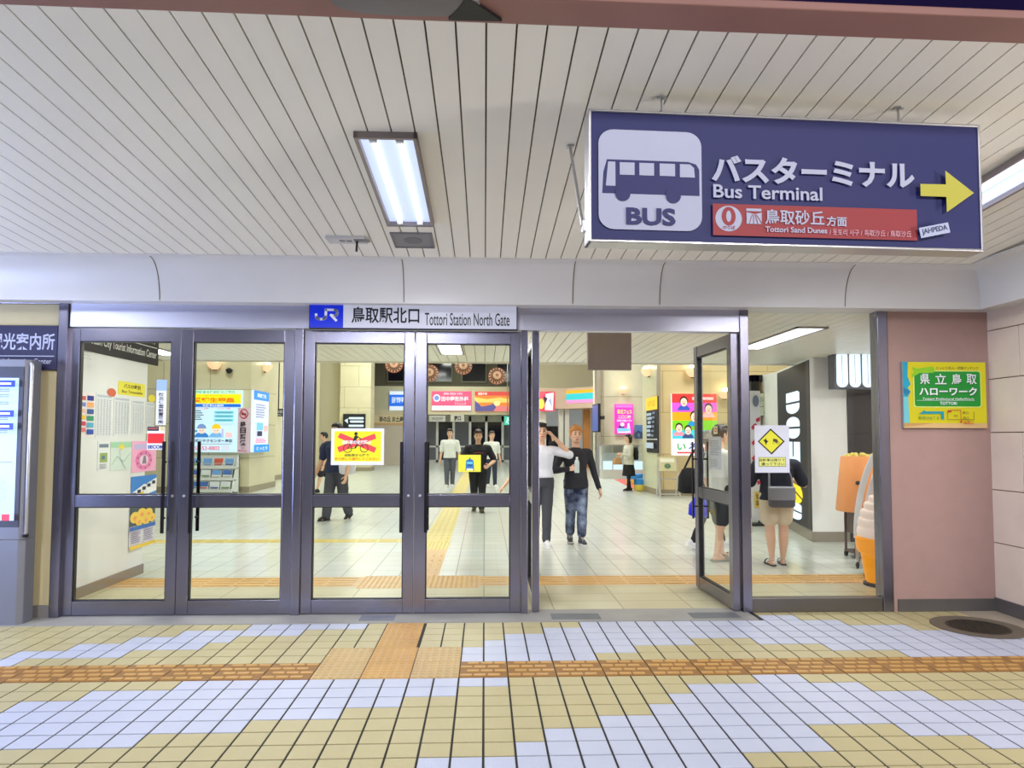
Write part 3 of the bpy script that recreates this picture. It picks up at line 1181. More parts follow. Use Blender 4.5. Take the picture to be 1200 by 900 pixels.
# passage ceiling
BOARD2 = pm('passage_ceiling_board', (242, 236, 224), 0.34, noise=0.06, scale=2)
mb = MB()
p2 = 0.135
for i in range(-36, 60):
    x0, x1 = i * p2 + 0.004, (i + 1) * p2 - 0.004
    mb.box(x0, x1, 5.96, VY, VZ, VZ + 0.012, BOARD2)
mb.box(-36 * p2, 60 * p2, 5.96, VY + 0.02, VZ + 0.011, VZ + 0.08, GROOVE)
mb.box(-36 * p2, 60 * p2, VY, VY + 0.04, VZ - 0.02, VZ + 0.3, BOARD2)
struct(mb.build('ceiling_passage', recalc=False))
mb = MB()
mb.box(-14, 14, VY + 0.04, VY + 0.2, VZ + 0.0, 6.6, CREAMW)
struct(mb.build('wall_hall_front'))
mb = MB()
mb.box(-14, 14, VY, 46, 6.5, 6.7, pm('hall_ceiling', (214, 212, 204), 0.6))
struct(mb.build('ceiling_hall'))
# passage side wall with its base
PWL = pm('passage_wall', (222, 224, 222), 0.55, noise=0.03)
LX = -3.68
mb = MB()
mb.box(LX - 0.16, LX, 5.96, 7.72, 0, VZ, PWL)
struct(mb.build('wall_passage'))
mb = MB()
mb.box(LX, LX + 0.012, 5.96, 7.73, 0, 0.10, pm('passage_base', (134, 120, 104), 0.4))
struct(mb.build('baseboard_passage'))
mb = MB()
mb.box(-14, LX - 0.16, 7.3, 7.5, 0, VZ, PWL)
struct(mb.build('wall_office'))

# hall walls
HW = pm('hall_wall', (214, 206, 176), 0.5, noise=0.05, scale=0.8)
HWB = brick_mat('hall_wall_panel', (216, 208, 176), (210, 202, 170), (176, 166, 134), 1.2, 0.9, 0.012, rough=0.35, axis='XZ', offset=0.5)
PINKW = pm('hall_fascia', (216, 190, 168), 0.5, noise=0.04)
HBASE = pm('hall_base', (150, 140, 118), 0.4)


def block(name, x0, x1, y0, y1, z0, z1, m, base=True):
    b = MB()
    b.box(x0, x1, y0, y1, z0, z1, m)
    if base and z0 == 0:
        b.box(x0 - 0.02, x1 + 0.02, y0 - 0.02, y1 + 0.02, 0, 0.16, HBASE)
    return struct(b.build(name))


xe = at(292.5, 520, 18.5).x
block('wall_poster_block', -14, xe, 18.5, 20.75, 0, 6.5, HWB)
block('wall_hall_left', -14, -7.05, 20.75, 30, 0, 6.5, HW)
x0, x1 = at(398, 500, 30).x, at(434, 500, 30).x
block('pillar_beige', x0, x1, 30, 31, 0, 6.5, HWB)
block('wall_hall_back_left', -14, x0, 30.6, 31, 0, 6.5, HW)
# back of the hall: shutter bay, fascia, dark clerestory, glazed exit
fz0, fz1 = at(560, 486, 39.5).z, at(560, 453, 39.5).z
fxl, fxr = at(432, 470, 36).x, at(636, 470, 39.5).x
block('wall_fascia', -7, fxr, 39.5, 42, fz0, fz1, pm('fascia_cream', (216, 210, 176), 0.5))
block('wall_clerestory', -9, 10, 42, 42.2, fz0, 6.5, pm('olive_wall', (130, 126, 104), 0.6))
e = struct(empty('window_2'))
mb = MB(); m2 = MB()
DKG = pm('night_glass', (18, 22, 36), 0.08)
for (a, b) in ((455, 476), (501, 529), (542, 569), (583, 606), (632, 660)):
    za, zb_ = at(560, 447, 41.95).z, 6.3
    xa, xb = at(a, 440, 41.95).x, at(b, 440, 41.95).x
    mb.box(xa, xb, 41.9, 41.97, za, zb_, DKG)
    for (u0, u1, v0, v1) in ((xa - .06, xb + .06, za - .08, za), (xa - .06, xa, za, zb_), (xb, xb + .06, za, zb_), (xa - .06, xb + .06, zb_, zb_ + .08)):
        m2.box(u0, u1, 41.85, 41.99, v0, v1, pm('olive_frame', (158, 156, 130), 0.5))
m2.build('window_frame', e)
mb.build('glass_pane', e)
# shutter
sx0, sx1 = at(433, 520, 36).x, at(477, 520, 36).x
mb = MB()
SHUT = pm('shutter_grey', (206, 194, 178), 0.5)
mb.box(sx0, sx1, 35.9, 36.0, 0, at(455, 498, 36).z, SHUT)
for k in range(20):
    mb.box(sx0, sx1, 35.885, 35.9, 0.1 * k + 0.005, 0.1 * k + 0.09, SHUT)
struct(mb.build('door_7'))
block('wall_shutter_bay', sx0 - 0.3, sx1, 36.0, 36.3, 0, fz0 + 0.1, HW, False)
block('wall_shutter_end', sx1 - 0.02, sx1 + 0.25, 36, 41, 0, fz0, HW, False)
# glazed exit doors
ex0, ex1 = sx1 + 0.25, at(665, 520, 41).x
e = struct(empty('door_8'))
mb = MB(); m2 = MB()
for k in range(9):
    mb.box(ex0 + (ex1 - ex0) * k / 9, ex0 + (ex1 - ex0) * (k + 1) / 9, 41.0, 41.03, 0.1, 2.5, DKG if k in (1, 3, 4, 6) else pm('glazing_grey', (104, 108, 118), 0.15))
nb = 9
for k in range(nb + 1):
    x = ex0 + (ex1 - ex0) * k / nb
    m2.box(x - 0.07, x + 0.07, 40.93, 41.0, 0, 2.7, ALU)
m2.box(ex0, ex1, 40.93, 41.0, 2.35, 2.8, pm('exit_header', (206, 204, 196), 0.5))
m2.box(ex0, ex1, 40.93, 41.0, 0.85, 0.95, ALU)
m2.box(ex0, ex1, 40.93, 41.0, 0.0, 0.12, ALU)
m2.build('door_frame', e)
mb.build('glass_pane', e)
# shop at the back right
qx0, qx1 = at(630, 470, 33).x, at(664, 470, 33).x
b = MB()
zq0, zq1 = at(660, 479, 33).z, at(660, 455, 33).z
q2 = at(706, 470, 31)
b.prism([(qx0 - 0.0, 33.6), (qx0, 33.0), (qx1, 33.0), (q2.x, 31.4), (q2.x + 0.4, 33.6)], zq0, zq1, PINKW)
struct(b.build('wall_shop_fascia'))
block('wall_shop_back', qx0, 12, 34.5, 34.7, 0, 6.5, HW, False)
b = MB()
for (a, c) in ((632, 640), (655, 660), (662, 667), (684, 692)):
    b.box(at(a, 500, 33.4).x, at(c, 500, 33.4).x, 33.4, 33.8, 0, zq0, pm('shop_pillar', (222, 218, 208), 0.5) if a != 684 else pm('shop_wood', (190, 130, 70), 0.5))
struct(b.build('wall_shop_front'))
b = MB()
b.box(qx0, q2.x, 34.2, 34.3, 0.3, zq0, em('shop_light', (196, 204, 206), 0.25))
b.box(qx0, at(654, 500, 33.9).x, 33.9, 34.0, 0.0, 2.0, DKG)
struct(b.build('window_3'))
# white curved wall
cx0, cx1 = at(703, 540, 26).x, at(756, 540, 26).x
CW = brick_mat('curved_wall_tile', (224, 220, 196), (220, 214, 190), (186, 178, 150), 1.5, 1.5, 0.015, rough=0.3, axis='XZ')
b = MB()
pts = []
for k in range(13):
    t = k / 12
    pts.append((cx0 + (cx1 + 0.6 - cx0) * t, 26 + 1.1 * (1 - math.sin(PI * (0.25 + 0.6 * t)))))
b.prism(pts + [(cx1 + 0.6, 27.6), (cx0, 27.6)], 0, 6.5, CW)
b.box(cx0 - 0.12, cx0 + 0.03, 25.95, 26.4, 0, 6.5, ALU)
struct(b.build('wall_curved', smooth=True))
# column with advert, and wall to its right
CX0 = 4.375
mb = MB()
TILEC = brick_mat('column_tile', (216, 196, 152), (210, 190, 146), (186, 164, 120), 1.8, 1.05, 0.012, rough=0.3, axis='XZ', offset=0.5)
mb.box(CX0, 12, 17.4, 19.05, 0, 6.5, TILEC)
mb.box(CX0 - 0.01, 12.02, 17.38, 19.06, 0, 0.16, HBASE)
mb.box(CX0 - 0.03, CX0 + 0.05, 17.34, 17.42, 0, 6.5, ALU)
mb.box(CX0 - 0.02, CX0 + 0.0, 17.4, 19.05, 0.16, 6.5, pm('column_side', (206, 208, 176), 0.3))
struct(mb.build('wall_column'))

# ---------------------------------------------------------------- coffee shop side
bx0, by0 = 4.65, 9.75
bx1, by1 = 5.10, 11.9
b = MB()
b.prism([(bx0, by0), (5.18, by0), (5.6, by1), (bx1, by1)], 0, VZ, WHITE)
b.prism([(bx0 - 0.02, by0 - 0.02), (5.18, by0 - 0.02), (5.18, by0), (5.6, by1), (bx1 - 0.02, by1)], 0, 0.14, pm('shop_base', (134, 126, 112), 0.4))
struct(b.build('wall_shop_pier'))
b = MB()
b.box(5.18, 8, by0 + 0.0, by0 + 0.05, 0, VZ, pm('shop_dark_glass', (58, 54, 52), 0.1, spec=0.7))
b.box(5.18, 5.26, by0 - 0.03, by0 + 0.05, 0, VZ, BLACK)
b.box(5.9, 5.96, by0 - 0.03, by0 + 0.05, 0, VZ, BLACK)
struct(b.build('window_4'))
e = struct(empty('window_5'))
sxa, sxb = at(881, 500, 12.6).x, at(911, 500, 12.6).x
b = MB()
b.box(sxa - 0.02, sxb, 12.7, 12.72, 0.1, VZ - 0.1, em('shop_interior_amber', (206, 150, 50), 0.5))
b.build('glass_pane', e)
b = MB()
for (u, v) in ((sxa - 0.02, sxa + 0.04), (at(884, 500, 12.6).x, at(889.5, 500, 12.6).x), (sxb - 0.03, sxb + 0.06)):
    b.box(u, v, 12.55, 12.7, 0, VZ, BLACK)
b.box(sxa - 0.02, sxb, 12.55, 12.7, VZ - 0.12, VZ, BLACK)
b.box(sxa - 0.02, sxb, 12.55, 12.7, 0, 0.12, BLACK)
b.build('window_frame', e, bevel=0.003)
b = MB()
b.box(sxb + 0.06, 5.62, 12.5, 12.7, 0, VZ, WHITE)
b.box(5.1, 5.6, 11.9, 12.7, 0, VZ, WHITE)
struct(b.build('wall_shop_side'))
b = MB()
b.box(sxa - 0.05, 8, 12.72, 12.8, 0, VZ, pm('shop_inner', (180, 150, 100), 0.6))
b.box(8, 8.1, 5.9, 17.4, 0, VZ, WHITE)
struct(b.build('wall_shop_inner'))

# black vertical lit-letter board on the pier's long side
vec = Vector((bx1 - bx0, by1 - by0, 0)); ln = vec.length
ang = math.atan2(by1 - by0, bx1 - bx0)      # wall runs away from us; its face looks to -X
zt, zb = VZ - 0.03, 0.15
s = thing('shop_letter_board', 'tall black board with stacked white letters and a yellow bean on the white pier', 'sign', ((bx0 + bx1) / 2 - 0.012, (by0 + by1) / 2, (zt + zb) / 2), ang + PI)
mb = MB()
mb.box(-ln / 2 + 0.02, ln / 2 - 0.02, 0, 0.04, -(zt - zb) / 2, (zt - zb) / 2, pm('board_black', (20, 22, 28), 0.5))
mb.build('board', s, bevel=0.004)
# units: u 0..100 from far to near, v 0..200 from top to bottom
g = G(0, 0, 100, 200, ln - 0.04, zt - zb)
LW = em('shop_letter_white', (226, 240, 255), 1.0)
LY = em('shop_letter_yellow', (250, 222, 30), 0.9)
KB = pm('board_black', (20, 22, 28), 0.5)


def pill(ch, x0, x1, y0, y1, m):
    w, h = x1 - x0, y1 - y0
    cx, cy = (x0 + x1) / 2, (y0 + y1) / 2
    sl = h * 0.045
    if ch == 'D':
        pts = [(x0, y0), (x1 - w * .12, y0), (x1, y0 + h * .08), (x1, cy - sl), (x0, cy - sl)]
        g.poly(pts, m)
        pts = [(x0, cy + sl), (x1, cy + sl)] + [(cx + w / 2 * math.cos(a), y1 - h * .30 + h * .30 * math.sin(a)) for a in [PI * k / 12 for k in range(0, 13)]]
        g.poly(pts, m)
    elif ch == 'O':
        up = [(cx - w / 2 * math.cos(a), y0 + h * .3 - h * .3 * math.sin(a)) for a in [PI * k / 12 for k in range(13)]]
        g.poly(up + [(x1, cy - sl), (x0, cy - sl)], m)
        dn = [(cx + w / 2 * math.cos(a), y1 - h * .3 + h * .3 * math.sin(a)) for a in [PI * k / 12 for k in range(13)]]
        g.poly([(x0, cy + sl), (x1, cy + sl)] + dn, m)


pill('D', 32, 74, 33, 61, LW)
pill('O', 32, 74, 65, 93, LW)
for a, b_ in ((32, 51), (55, 74)):
    g.rect(a, 97, b_, 122, LW)
g.poly([(32, 122), (51, 122), (51, 116), (55, 116), (55, 122), (74, 122), (70, 126), (36, 126)], LW)
g.rect(32, 129, 74, 134, LW)
g.poly([(44, 135), (74, 135), (74, 154), (62, 158), (48, 154)], LW)
for sgn in (-1, 1):
    pts = []
    for k in range(17):
        a = PI * k / 16
        u, v = 22 * math.cos(a), sgn * (1.2 + 14 * math.sin(a))
        c_, d_ = math.cos(0.42), math.sin(0.42)
        pts.append((55 + (u * c_ - v * d_) * 1.15, 159 + sgn * 0 + (u * d_ + v * c_) * 0.9))
    g.poly(pts, LY)
pill('D', 34, 76, 174, 195, LW)
g.mb.build('lettering', s, (0, -0.004, 0))

# box sign with big white letters
W, H, c = face_rect(977, 410, 1075, 456, 9.35)
s = thing('shop_box_sign', 'dark hanging box sign with large glowing white letters behind the fixed window', 'sign', c)
mb = MB()
mb.box(-W / 2, W / 2, 0, 0.16, -H / 2, H / 2, pm('boxsign_dark', (52, 56, 72), 0.4))
mb.build('sign_box', s, bevel=0.005)
g = G(0, 0, 98, 46, W, H)
for ch, a in (('D', 3), ('O', 18), ('U', 33), ('T', 48), ('O', 63), ('R', 78)):
    if ch == 'T':
        g.rrect(a, 2, a + 14, 12, 2, LW); g.rrect(a + 3, 11, a + 11, 44, 3.5, LW)
    else:
        g.rrect(a, 2, a + 13.4, 44, 6.0, LW)
        if ch == 'R':
            g.rect(a + 6.2, 26, a + 7.2, 44, KB)
        else:
            g.rect(a + 6.4, 4 if ch == 'U' else 6, a + 7.0, 40, C(150, 170, 200))
g.mb.build('lettering', s, (0, -0.002, 0))
mb = MB()
mb.tube([(-W / 2 + 0.42, 0.08, H / 2), (-W / 2 + 0.42, 0.08, VZ - c.z)], 0.016, ALU, 10)
mb.lathe([(0.05, 0), (0.05, -0.01)], (-W / 2 + 0.42, 0.08, VZ - c.z), ALU, 14)
mb.build('hanging_rod', s)

# ---- soft serve cone lamp
q = fl(1031, 686)
s = thing('soft_serve_lamp', 'large soft serve cone display with a pale swirl in an orange cup', 'display', (q.x, q.y, 0))
ORG = em('orange_cup_glow', (255, 160, 16), 0.5)
mb = MB()
mb.lathe([(0.0, 0.03), (0.115, 0.03), (0.13, 0.06), (0.165, 0.30), (0.172, 0.32), (0.19, 0.33), (0.205, 0.36), (0.215, 0.47), (0.20, 0.485), (0.0, 0.485)], (0, 0, 0), ORG, 32)
for k in range(4):
    pass
mb.build('cup', s, smooth=True)
CRM = em('soft_serve_cream', (250, 226, 212), 0.4)
mb = MB()
prof = [(0.0, 0.48)]
zz, rr = 0.485, 0.215
for k, (r_, h_) in enumerate(((0.215, 0.095), (0.205, 0.09), (0.185, 0.085), (0.15, 0.075), (0.11, 0.065))):
    for j in range(7):
        a = -PI / 2 + PI * j / 6
        prof.append((r_ - 0.022 + 0.022 * math.cos(a) + (0 if j else -0.004), zz + h_ / 2 + h_ / 2 * math.sin(a)))
    zz += h_
prof += [(0.06, zz + 0.01), (0.05, zz + 0.05), (0.02, zz + 0.075), (0.0, zz + 0.08)]
mb.lathe(prof, (0, 0, 0), CRM, 32)
o = mb.build('swirl', s, smooth=True)
o.rotation_euler = (math.radians(3), 0, 0)
mb = MB()
mb.lathe([(0.0, 0.0), (0.15, 0.0), (0.15, 0.025), (0.12, 0.032), (0.0, 0.032)], (0, 0, 0), BLACK, 24)
mb.build('base', s)

# ---- curved sign stands on castors, seen nearly edge on
ACR = pm('stand_panel', (232, 233, 238), 0.25, noise=0.08)


def curved_stand(pxf, pyf, pxt, pyt, label, Yd):
    q = fl(pxf, pyf)
    top = at(pxt, pyt, q.y)
    H_ = top.z
    dx = top.x - q.x
    s = thing('curved_sign_stand', label, 'sign stand', (q.x, q.y, 0), -math.atan2(q.x, q.y) - 0.02, 'curved sign stands beside the cone')
    m = MB()
    n = 14
    ring_a, ring_b = [], []
    rr = []
    for k in range(n + 1):
        t = k / n
        x = dx * (t ** 2.2)
        z = 0.34 + (H_ - 0.34) * t
        rr.append([(x - 0.034, -0.02, z), (x + 0.034, -0.02, z), (x + 0.034, 0.30, z), (x - 0.034, 0.30, z)])
    m.rings(rr, ACR)
    m.build('panel', s, bevel=0.004)
    m = MB()
    for y in (0.0, 0.34):
        m.box(-0.018, 0.018, y - 0.015, y + 0.015, 0.07, 0.36, ALU)
    m.box(-0.016, 0.016, 0.0, 0.34, 0.09, 0.12, ALU)
    for x in (-0.16, 0.13):
        pass
    m.build('upright', s, bevel=0.003)
    for y in (0.0, 0.34):
        m = MB()
        m.lathe([(0.0, -0.014), (0.03, -0.014), (0.035, -0.008), (0.035, 0.008), (0.03, 0.014), (0.0, 0.014)], (0, 0, 0), BLACK, 16)
        m.box(-0.012, 0.012, -0.02, 0.02, -0.02, 0.02, BLACK)
        m.build('castor', s, (0, y, 0.035), rot=(0, PI / 2, 0), smooth=True)
    return s


curved_stand(1005, 666, 1022, 532, 'curved grey sign panel on castors in front of the orange planter', 7.6)
curved_stand(1015, 678, 1033, 534, 'curved grey sign panel on castors right behind the soft serve cone', 7.3)

# ---- orange planter tub on a stand
q = fl(1012, 662)
ty = q.y + 0.5
s = thing('orange_tub_stand', 'orange flared tub on a dark stand beside the white pier', 'display stand', (at(985, 570, ty - 0.2).x + 0.42, ty, 0))
pxm = F / (q.y + 0.15)
zt_, zb_ = at(1000, 535, ty - 0.2).z, at(1000, 601, ty - 0.2).z
TAN = pm('tan_orange', (232, 150, 84), 0.45, noise=0.05)
mb = MB()
mb.loft([(0, 0, zb_, 0.33, 0.22), (0, 0, zb_ + 0.02, 0.335, 0.225), (0, 0, zt_ - 0.01, 0.27, 0.18), (0, 0, zt_, 0.265, 0.175), (0, 0, zt_, 0.24, 0.15), (0, 0, zt_ - 0.05, 0.24, 0.15)], TAN, 28, pw=3.4)
mb.build('tub', s, smooth=True)
mb = MB()
mb.lathe([(0.026, 0), (0.026, -0.006), (0, -0.008)], (0, 0, 0), BLACK, 16)
mb.build('port', s, (-0.21, -0.20, (zt_ + zb_) / 2 + 0.02), rot=(-PI / 2 + 0.1, 0, 0))
mb = MB()
for sx in (-0.2, 0.2):
    for sy in (-0.12, 0.12):
        mb.box(sx - 0.012, sx + 0.012, sy - 0.012, sy + 0.012, 0.05, zb_ + 0.01, pm('stand_brown', (70, 44, 40), 0.4))
mb.box(-0.2, 0.2, -0.1, 0.1, 0.3, zb_, pm('stand_brown', (70, 44, 40), 0.4))
mb.box(-0.22, 0.22, -0.13, 0.13, 0.06, 0.09, pm('stand_brown', (70, 44, 40), 0.4))
mb.build('stand', s, bevel=0.003)
for sx in (-0.2, 0.2):
    for sy in (-0.12, 0.12):
        mb = MB()
        mb.lathe([(0.0, -0.012), (0.03, -0.012), (0.03, 0.012), (0.0, 0.012)], (0, 0, 0), BLACK, 14)
        mb.build('castor', s, (sx, sy, 0.03), rot=(0, PI / 2, 0))
mb = MB()
random.seed(3)
for k in range(26):
    x, y = random.uniform(-0.2, 0.2), random.uniform(-0.12, 0.12)
    mb.ell((x, y, zt_ + random.uniform(-0.02, 0.02)), (0.035, 0.03, 0.03), C(214, 196, 96), 8, 6)
mb.build('filling', s, smooth=True)

# ---- shop banner, signs
g, fin = flat('shop_banner', 'tall white banner with red stripes in front of the amber shop window', 'banner', (880, 458, 892, 610), 11.6, C(232, 228, 232), 0.01, (0, 0, 20, 200), eps=0.002)
for k in range(9):
    g.poly([(1, 44 + 12 * k), (9, 38 + 12 * k), (14, 42 + 12 * k), (4, 49 + 12 * k)] if k % 2 else [(10, 44 + 12 * k), (19, 40 + 12 * k), (18, 47 + 12 * k), (12, 49 + 12 * k)], C(206, 44, 70))
g.circ(10, 16, 6, C(120, 130, 150), 9)
g.rect(5, 156, 15, 180, C(240, 200, 60))
g.vtext('珈琲', 7, 158, 13, 178, C(60, 40, 30))
o = fin()
mb = MB()
mb.box(-0.012, 0.012, 0.0, 0.02, -0.9 - 0.55, 0.95, BLACK)
o2 = mb.build('pole', o, (0.0, 0.012, 0))
bz = o.location.z
o2.data.clear_geometry()
mb = MB()
mb.box(0.03, 0.05, 0.012, 0.03, -bz + 0.03, 1.0, BLACK)
mb.box(-0.14, 0.22, -0.12, 0.16, -bz, -bz + 0.03, BLACK)
bpy.data.objects.remove(o2)
mb.build('pole', o, bevel=0.003)
g, fin = flat('menu_paper', 'pale green handwritten paper on the amber shop window', 'paper', (888, 461, 902, 487), 12.5, C(214, 226, 200), 0.004, (0, 0, 100, 160), eps=0.002)
g.text('フレンチ', 16, 24, 84, 60, C(30, 50, 50), 0.01, -0.12)
g.text('トースト', 16, 76, 84, 112, C(30, 50, 50), 0.01, -0.12)
g.circ(70, 140, 24, C(110, 180, 200), 10)
fin()

# ---------------------------------------------------------------- things on the passage wall
LXW = LX + 0.004
WP = C(226, 228, 226)


def lines(g, x0, x1, y0, y1, n, m, w=1.6):
    g.l += 1
    for k in range(n):
        y = y0 + (y1 - y0) * k / n
        g.rect(x0, y, x0 + (x1 - x0) * (0.7 + 0.3 * random.random()), y + w, m, True)


INKM = C(150, 156, 164)
g, fin = side_sheet('overhead_sign', 'dark receding wall sign with white lettering high on the passage wall', 'sign', 96, 184, 389, 412, LX + 0.02, C(44, 40, 44), 0.03)
a = atX(96, 386, LX); b = atX(184, 400, LX)
g = G(0, 0, 240, 60, b.y - a.y, 0.42)
g.base(C(44, 40, 44), 0.02)
g.text('鳥取市観光案内所', 10, 5, 228, 28, C(230, 232, 230), 0.02)
g.rect(6, 32, 234, 33.4, C(230, 232, 230))
g.text('Tottori City Tourist Information Center', 10, 38, 232, 53, C(230, 232, 230), 0.012)
zc = atX(184, 429, LX).z
o = g.mb.build('overhead_sign', None, (LX + 0.02, (a.y + b.y) / 2, zc + 0.21), rotz=PI / 2)
tag(o, 'dark receding wall sign with white lettering high on the passage wall', 'sign')

g, fin = side_sheet('wall_paper', 'white sheet high on the passage wall close to the door', 'paper', 94, 111, 394, 427, LXW, WP)
lines(g, 20, 80, 15, 85, 6, INKM, 1)
fin()
g, fin = side_sheet('wall_poster', 'colourful event notice at the near end of the passage wall', 'poster', 92, 110, 458, 512, LXW, C(232, 226, 226))
for k in range(6):
    g.rect(6, 10 + k * 14, 46, 19 + k * 14, C(*[(200, 90, 90), (120, 130, 200), (230, 190, 170), (236, 190, 60), (190, 60, 90), (220, 120, 120)][k]))
    g.rect(54, 8 + k * 15, 96, 19 + k * 15, C(*[(40, 50, 140), (240, 170, 110), (60, 90, 150), (60, 150, 110), (90, 170, 200), (40, 80, 170)][k]))
fin()
for k, (xa, xb, yt, yb_) in enumerate(((113, 131, 460, 513), (134, 152, 464, 511), (155, 169, 468, 510), (171, 181, 471, 508))):
    g, fin = side_sheet('timetable_sheet', ['pale timetable sheet beside the colourful event notice', 'second pale timetable sheet from the colourful event notice', 'third pale timetable sheet from the colourful event notice', 'narrow timetable sheet at the far end of the row'][k], 'timetable', xa, xb, yt, yb_, LXW, C(218, 222, 224), group='timetables on the passage wall')
    g.rect(6, 4, 94, 9, C(180, 190, 200))
    for c in range(5):
        lines(g, 8 + c * 18, 20 + c * 18, 14, 96, 22, INKM, 1.5)
    fin()
g, fin = side_sheet('wall_notice', 'yellow notice with black lettering above the timetables', 'notice', 139, 170, 446, 462, LXW, C(232, 222, 70))
g.text('バスの時刻', 18, 16, 82, 50, C(60, 50, 30), 0.02)
g.text('Bus Timetable', 12, 62, 90, 84, C(90, 80, 50), 0.01)
fin()
for (px, py, m, lb) in ((131, 460, C(206, 104, 74), 'round orange sticker on the passage wall'), (178, 467, C(226, 210, 60), 'round yellow sticker on the passage wall')):
    p = atX(px, py, LXW + 0.003)
    g = G(-1, -1, 1, 1, 0.16, 0.085)
    g.circ(0, 0, 1, m, 1)
    tag(g.mb.build('wall_sticker', None, p, rotz=PI / 2), lb, 'sticker')
g, fin = side_sheet('wall_map', 'small map sheet with a green picture below the timetables', 'map', 115, 128, 517, 552, LXW, C(222, 226, 226))
g.rect(10, 10, 90, 22, C(110, 130, 150)); g.rect(18, 40, 82, 72, C(146, 170, 96)); g.rect(34, 50, 60, 62, C(90, 120, 150))
lines(g, 15, 85, 78, 96, 4, INKM, 2)
fin()
g, fin = side_sheet('wall_map', 'wide pale map sheet with a yellow star below the timetables', 'map', 130, 154, 518, 552, LXW, C(206, 220, 210))
g.rect(0, 0, 100, 20, C(160, 206, 170)); g.poly([(50, 2), (58, 14), (70, 16), (58, 22), (52, 32), (45, 22), (32, 16), (44, 13)], C(236, 214, 70))
g.stroke([(5, 80), (30, 50), (60, 70), (95, 40)], 2.5, C(150, 190, 170)); g.stroke([(40, 25), (45, 60), (70, 95)], 2.5, C(170, 180, 190))
fin()
# the poster column hangs in front of the wall's far edge
g, fin = side_sheet('wall_poster', 'pink poster with a round picture at the far end of the passage wall', 'poster', 155, 183, 517, 554, LXW + 0.002, C(238, 172, 206), face=1)
g.rect(8, 10, 92, 26, C(190, 180, 226)); g.circ(48, 62, 34, C(236, 130, 176), 32); g.circ(48, 62, 18, C(226, 206, 222), 17); g.poly([(40, 74), (46, 48), (54, 48), (58, 74)], C(140, 120, 140))
for k in range(9):
    a = k * 0.7
    g.rect(46 + 28 * math.cos(a), 60 + 25 * math.sin(a), 51 + 28 * math.cos(a), 66 + 25 * math.sin(a), C(130, 100, 170))
fin()
g, fin = side_sheet('wall_poster', 'blue poster with white and yellow buses under the pink poster', 'poster', 154, 183, 559, 592, LXW + 0.002, C(60, 130, 210))
g.poly([(0, 60), (50, 30), (60, 34), (60, 90), (0, 100)], C(232, 236, 240)); g.poly([(60, 30), (100, 12), (100, 60), (60, 70)], C(240, 242, 244))
g.poly([(0, 72), (48, 56), (48, 96), (0, 100)], C(226, 196, 60))
for k in range(5):
    g.rect(4 + k * 19, 58 - k * 9, 17 + k * 19, 70 - k * 9, C(40, 50, 70))
fin()
g, fin = side_sheet('wall_poster', 'poster with yellow flowers hanging lowest on the passage wall', 'poster', 152, 181, 595, 645, LXW + 0.002, C(216, 214, 226))
g.rect(0, 0, 100, 46, C(70, 84, 90))
for (x, y, r_) in ((20, 26, 18), (46, 20, 18), (72, 22, 17), (36, 36, 15), (62, 36, 16), (86, 34, 14)):
    g.circ(x, y, r_, C(240, 206, 90), r_ * 0.75); g.circ(x, y + 2, r_ * 0.4, C(240, 160, 90), r_ * 0.3)
g.rect(0, 47, 100, 56, C(60, 110, 190)); lines(g, 6, 44, 60, 88, 6, C(150, 140, 170), 2); lines(g, 54, 96, 60, 88, 6, C(150, 140, 170), 2)
g.rect(0, 92, 100, 100, C(236, 200, 60))
fin()

# ---------------------------------------------------------------- stickers on the door glass
GY = Y0 + 0.02 + FD / 2 - 0.0055
g, fin = flat('door_sticker', 'tall narrow white sticker with vertical black characters on the door glass', 'sticker', (183, 445, 195, 498), GY, C(222, 224, 228), 0.001, (0, 0, 24, 106), eps=0.0003)
g.rect(0, 0, 24, 26, C(150, 180, 224))
g.vtext('防災備蓄設置箇所', 6, 30, 18, 104, C(30, 30, 40), 0.02)
fin()
g, fin = flat('door_sticker', 'red security sticker with a blue and white band on the door glass', 'sticker', (172.5, 500, 193, 527), GY, C(228, 228, 230), 0.001, (0, 0, 100, 130), eps=0.0003)
g.rect(0, 0, 66, 24, C(50, 48, 60)); g.rect(6, 6, 60, 14, C(170, 70, 60)); g.rect(72, 2, 96, 22, C(216, 200, 130))
g.rect(3, 38, 97, 94, C(222, 22, 30))
g.text('SECOM', 4, 104, 96, 124, C(26, 44, 140), 0.04)
fin()

g, fin = flat('bicycle_ban_notice', 'yellow notice with a crossed out cyclist in a white border on the door glass', 'notice', (388, 502, 450, 545), GY, C(222, 222, 232), 0.0012, (130, 110, 1050, 755), eps=0.0003)
YN = C(240, 226, 20)
g.rect(185, 160, 1000, 690, YN)
RN = C(226, 70, 74)
g.poly([(240, 270), (285, 190), (920, 450), (880, 540)], RN)
g.poly([(235, 440), (270, 535), (915, 290), (885, 200)], RN)
KN = C(20, 20, 20)
g.ring(418, 460, 78, 12, KN); g.ring(704, 460, 74, 12, KN)
g.circ(560, 205, 30, KN); g.poly([(535, 240), (585, 235), (600, 262), (545, 335), (505, 330)], KN)
g.stroke([(585, 255), (655, 300)], 16, KN); g.stroke([(530, 320), (590, 380), (545, 455)], 20, KN)
g.stroke([(418, 460), (500, 350), (640, 350), (704, 460)], 9, KN); g.stroke([(418, 460), (555, 460), (640, 350)], 8, KN)
g.text('自転車の走行禁止', 330, 318, 830, 390, C(240, 240, 236), 0.03)
g.text('自転車から降り', 370, 556, 790, 605, C(60, 70, 50), 0.01)
g.text('手で押して通行してください', 195, 622, 960, 668, C(220, 120, 50), 0.015)
fin()
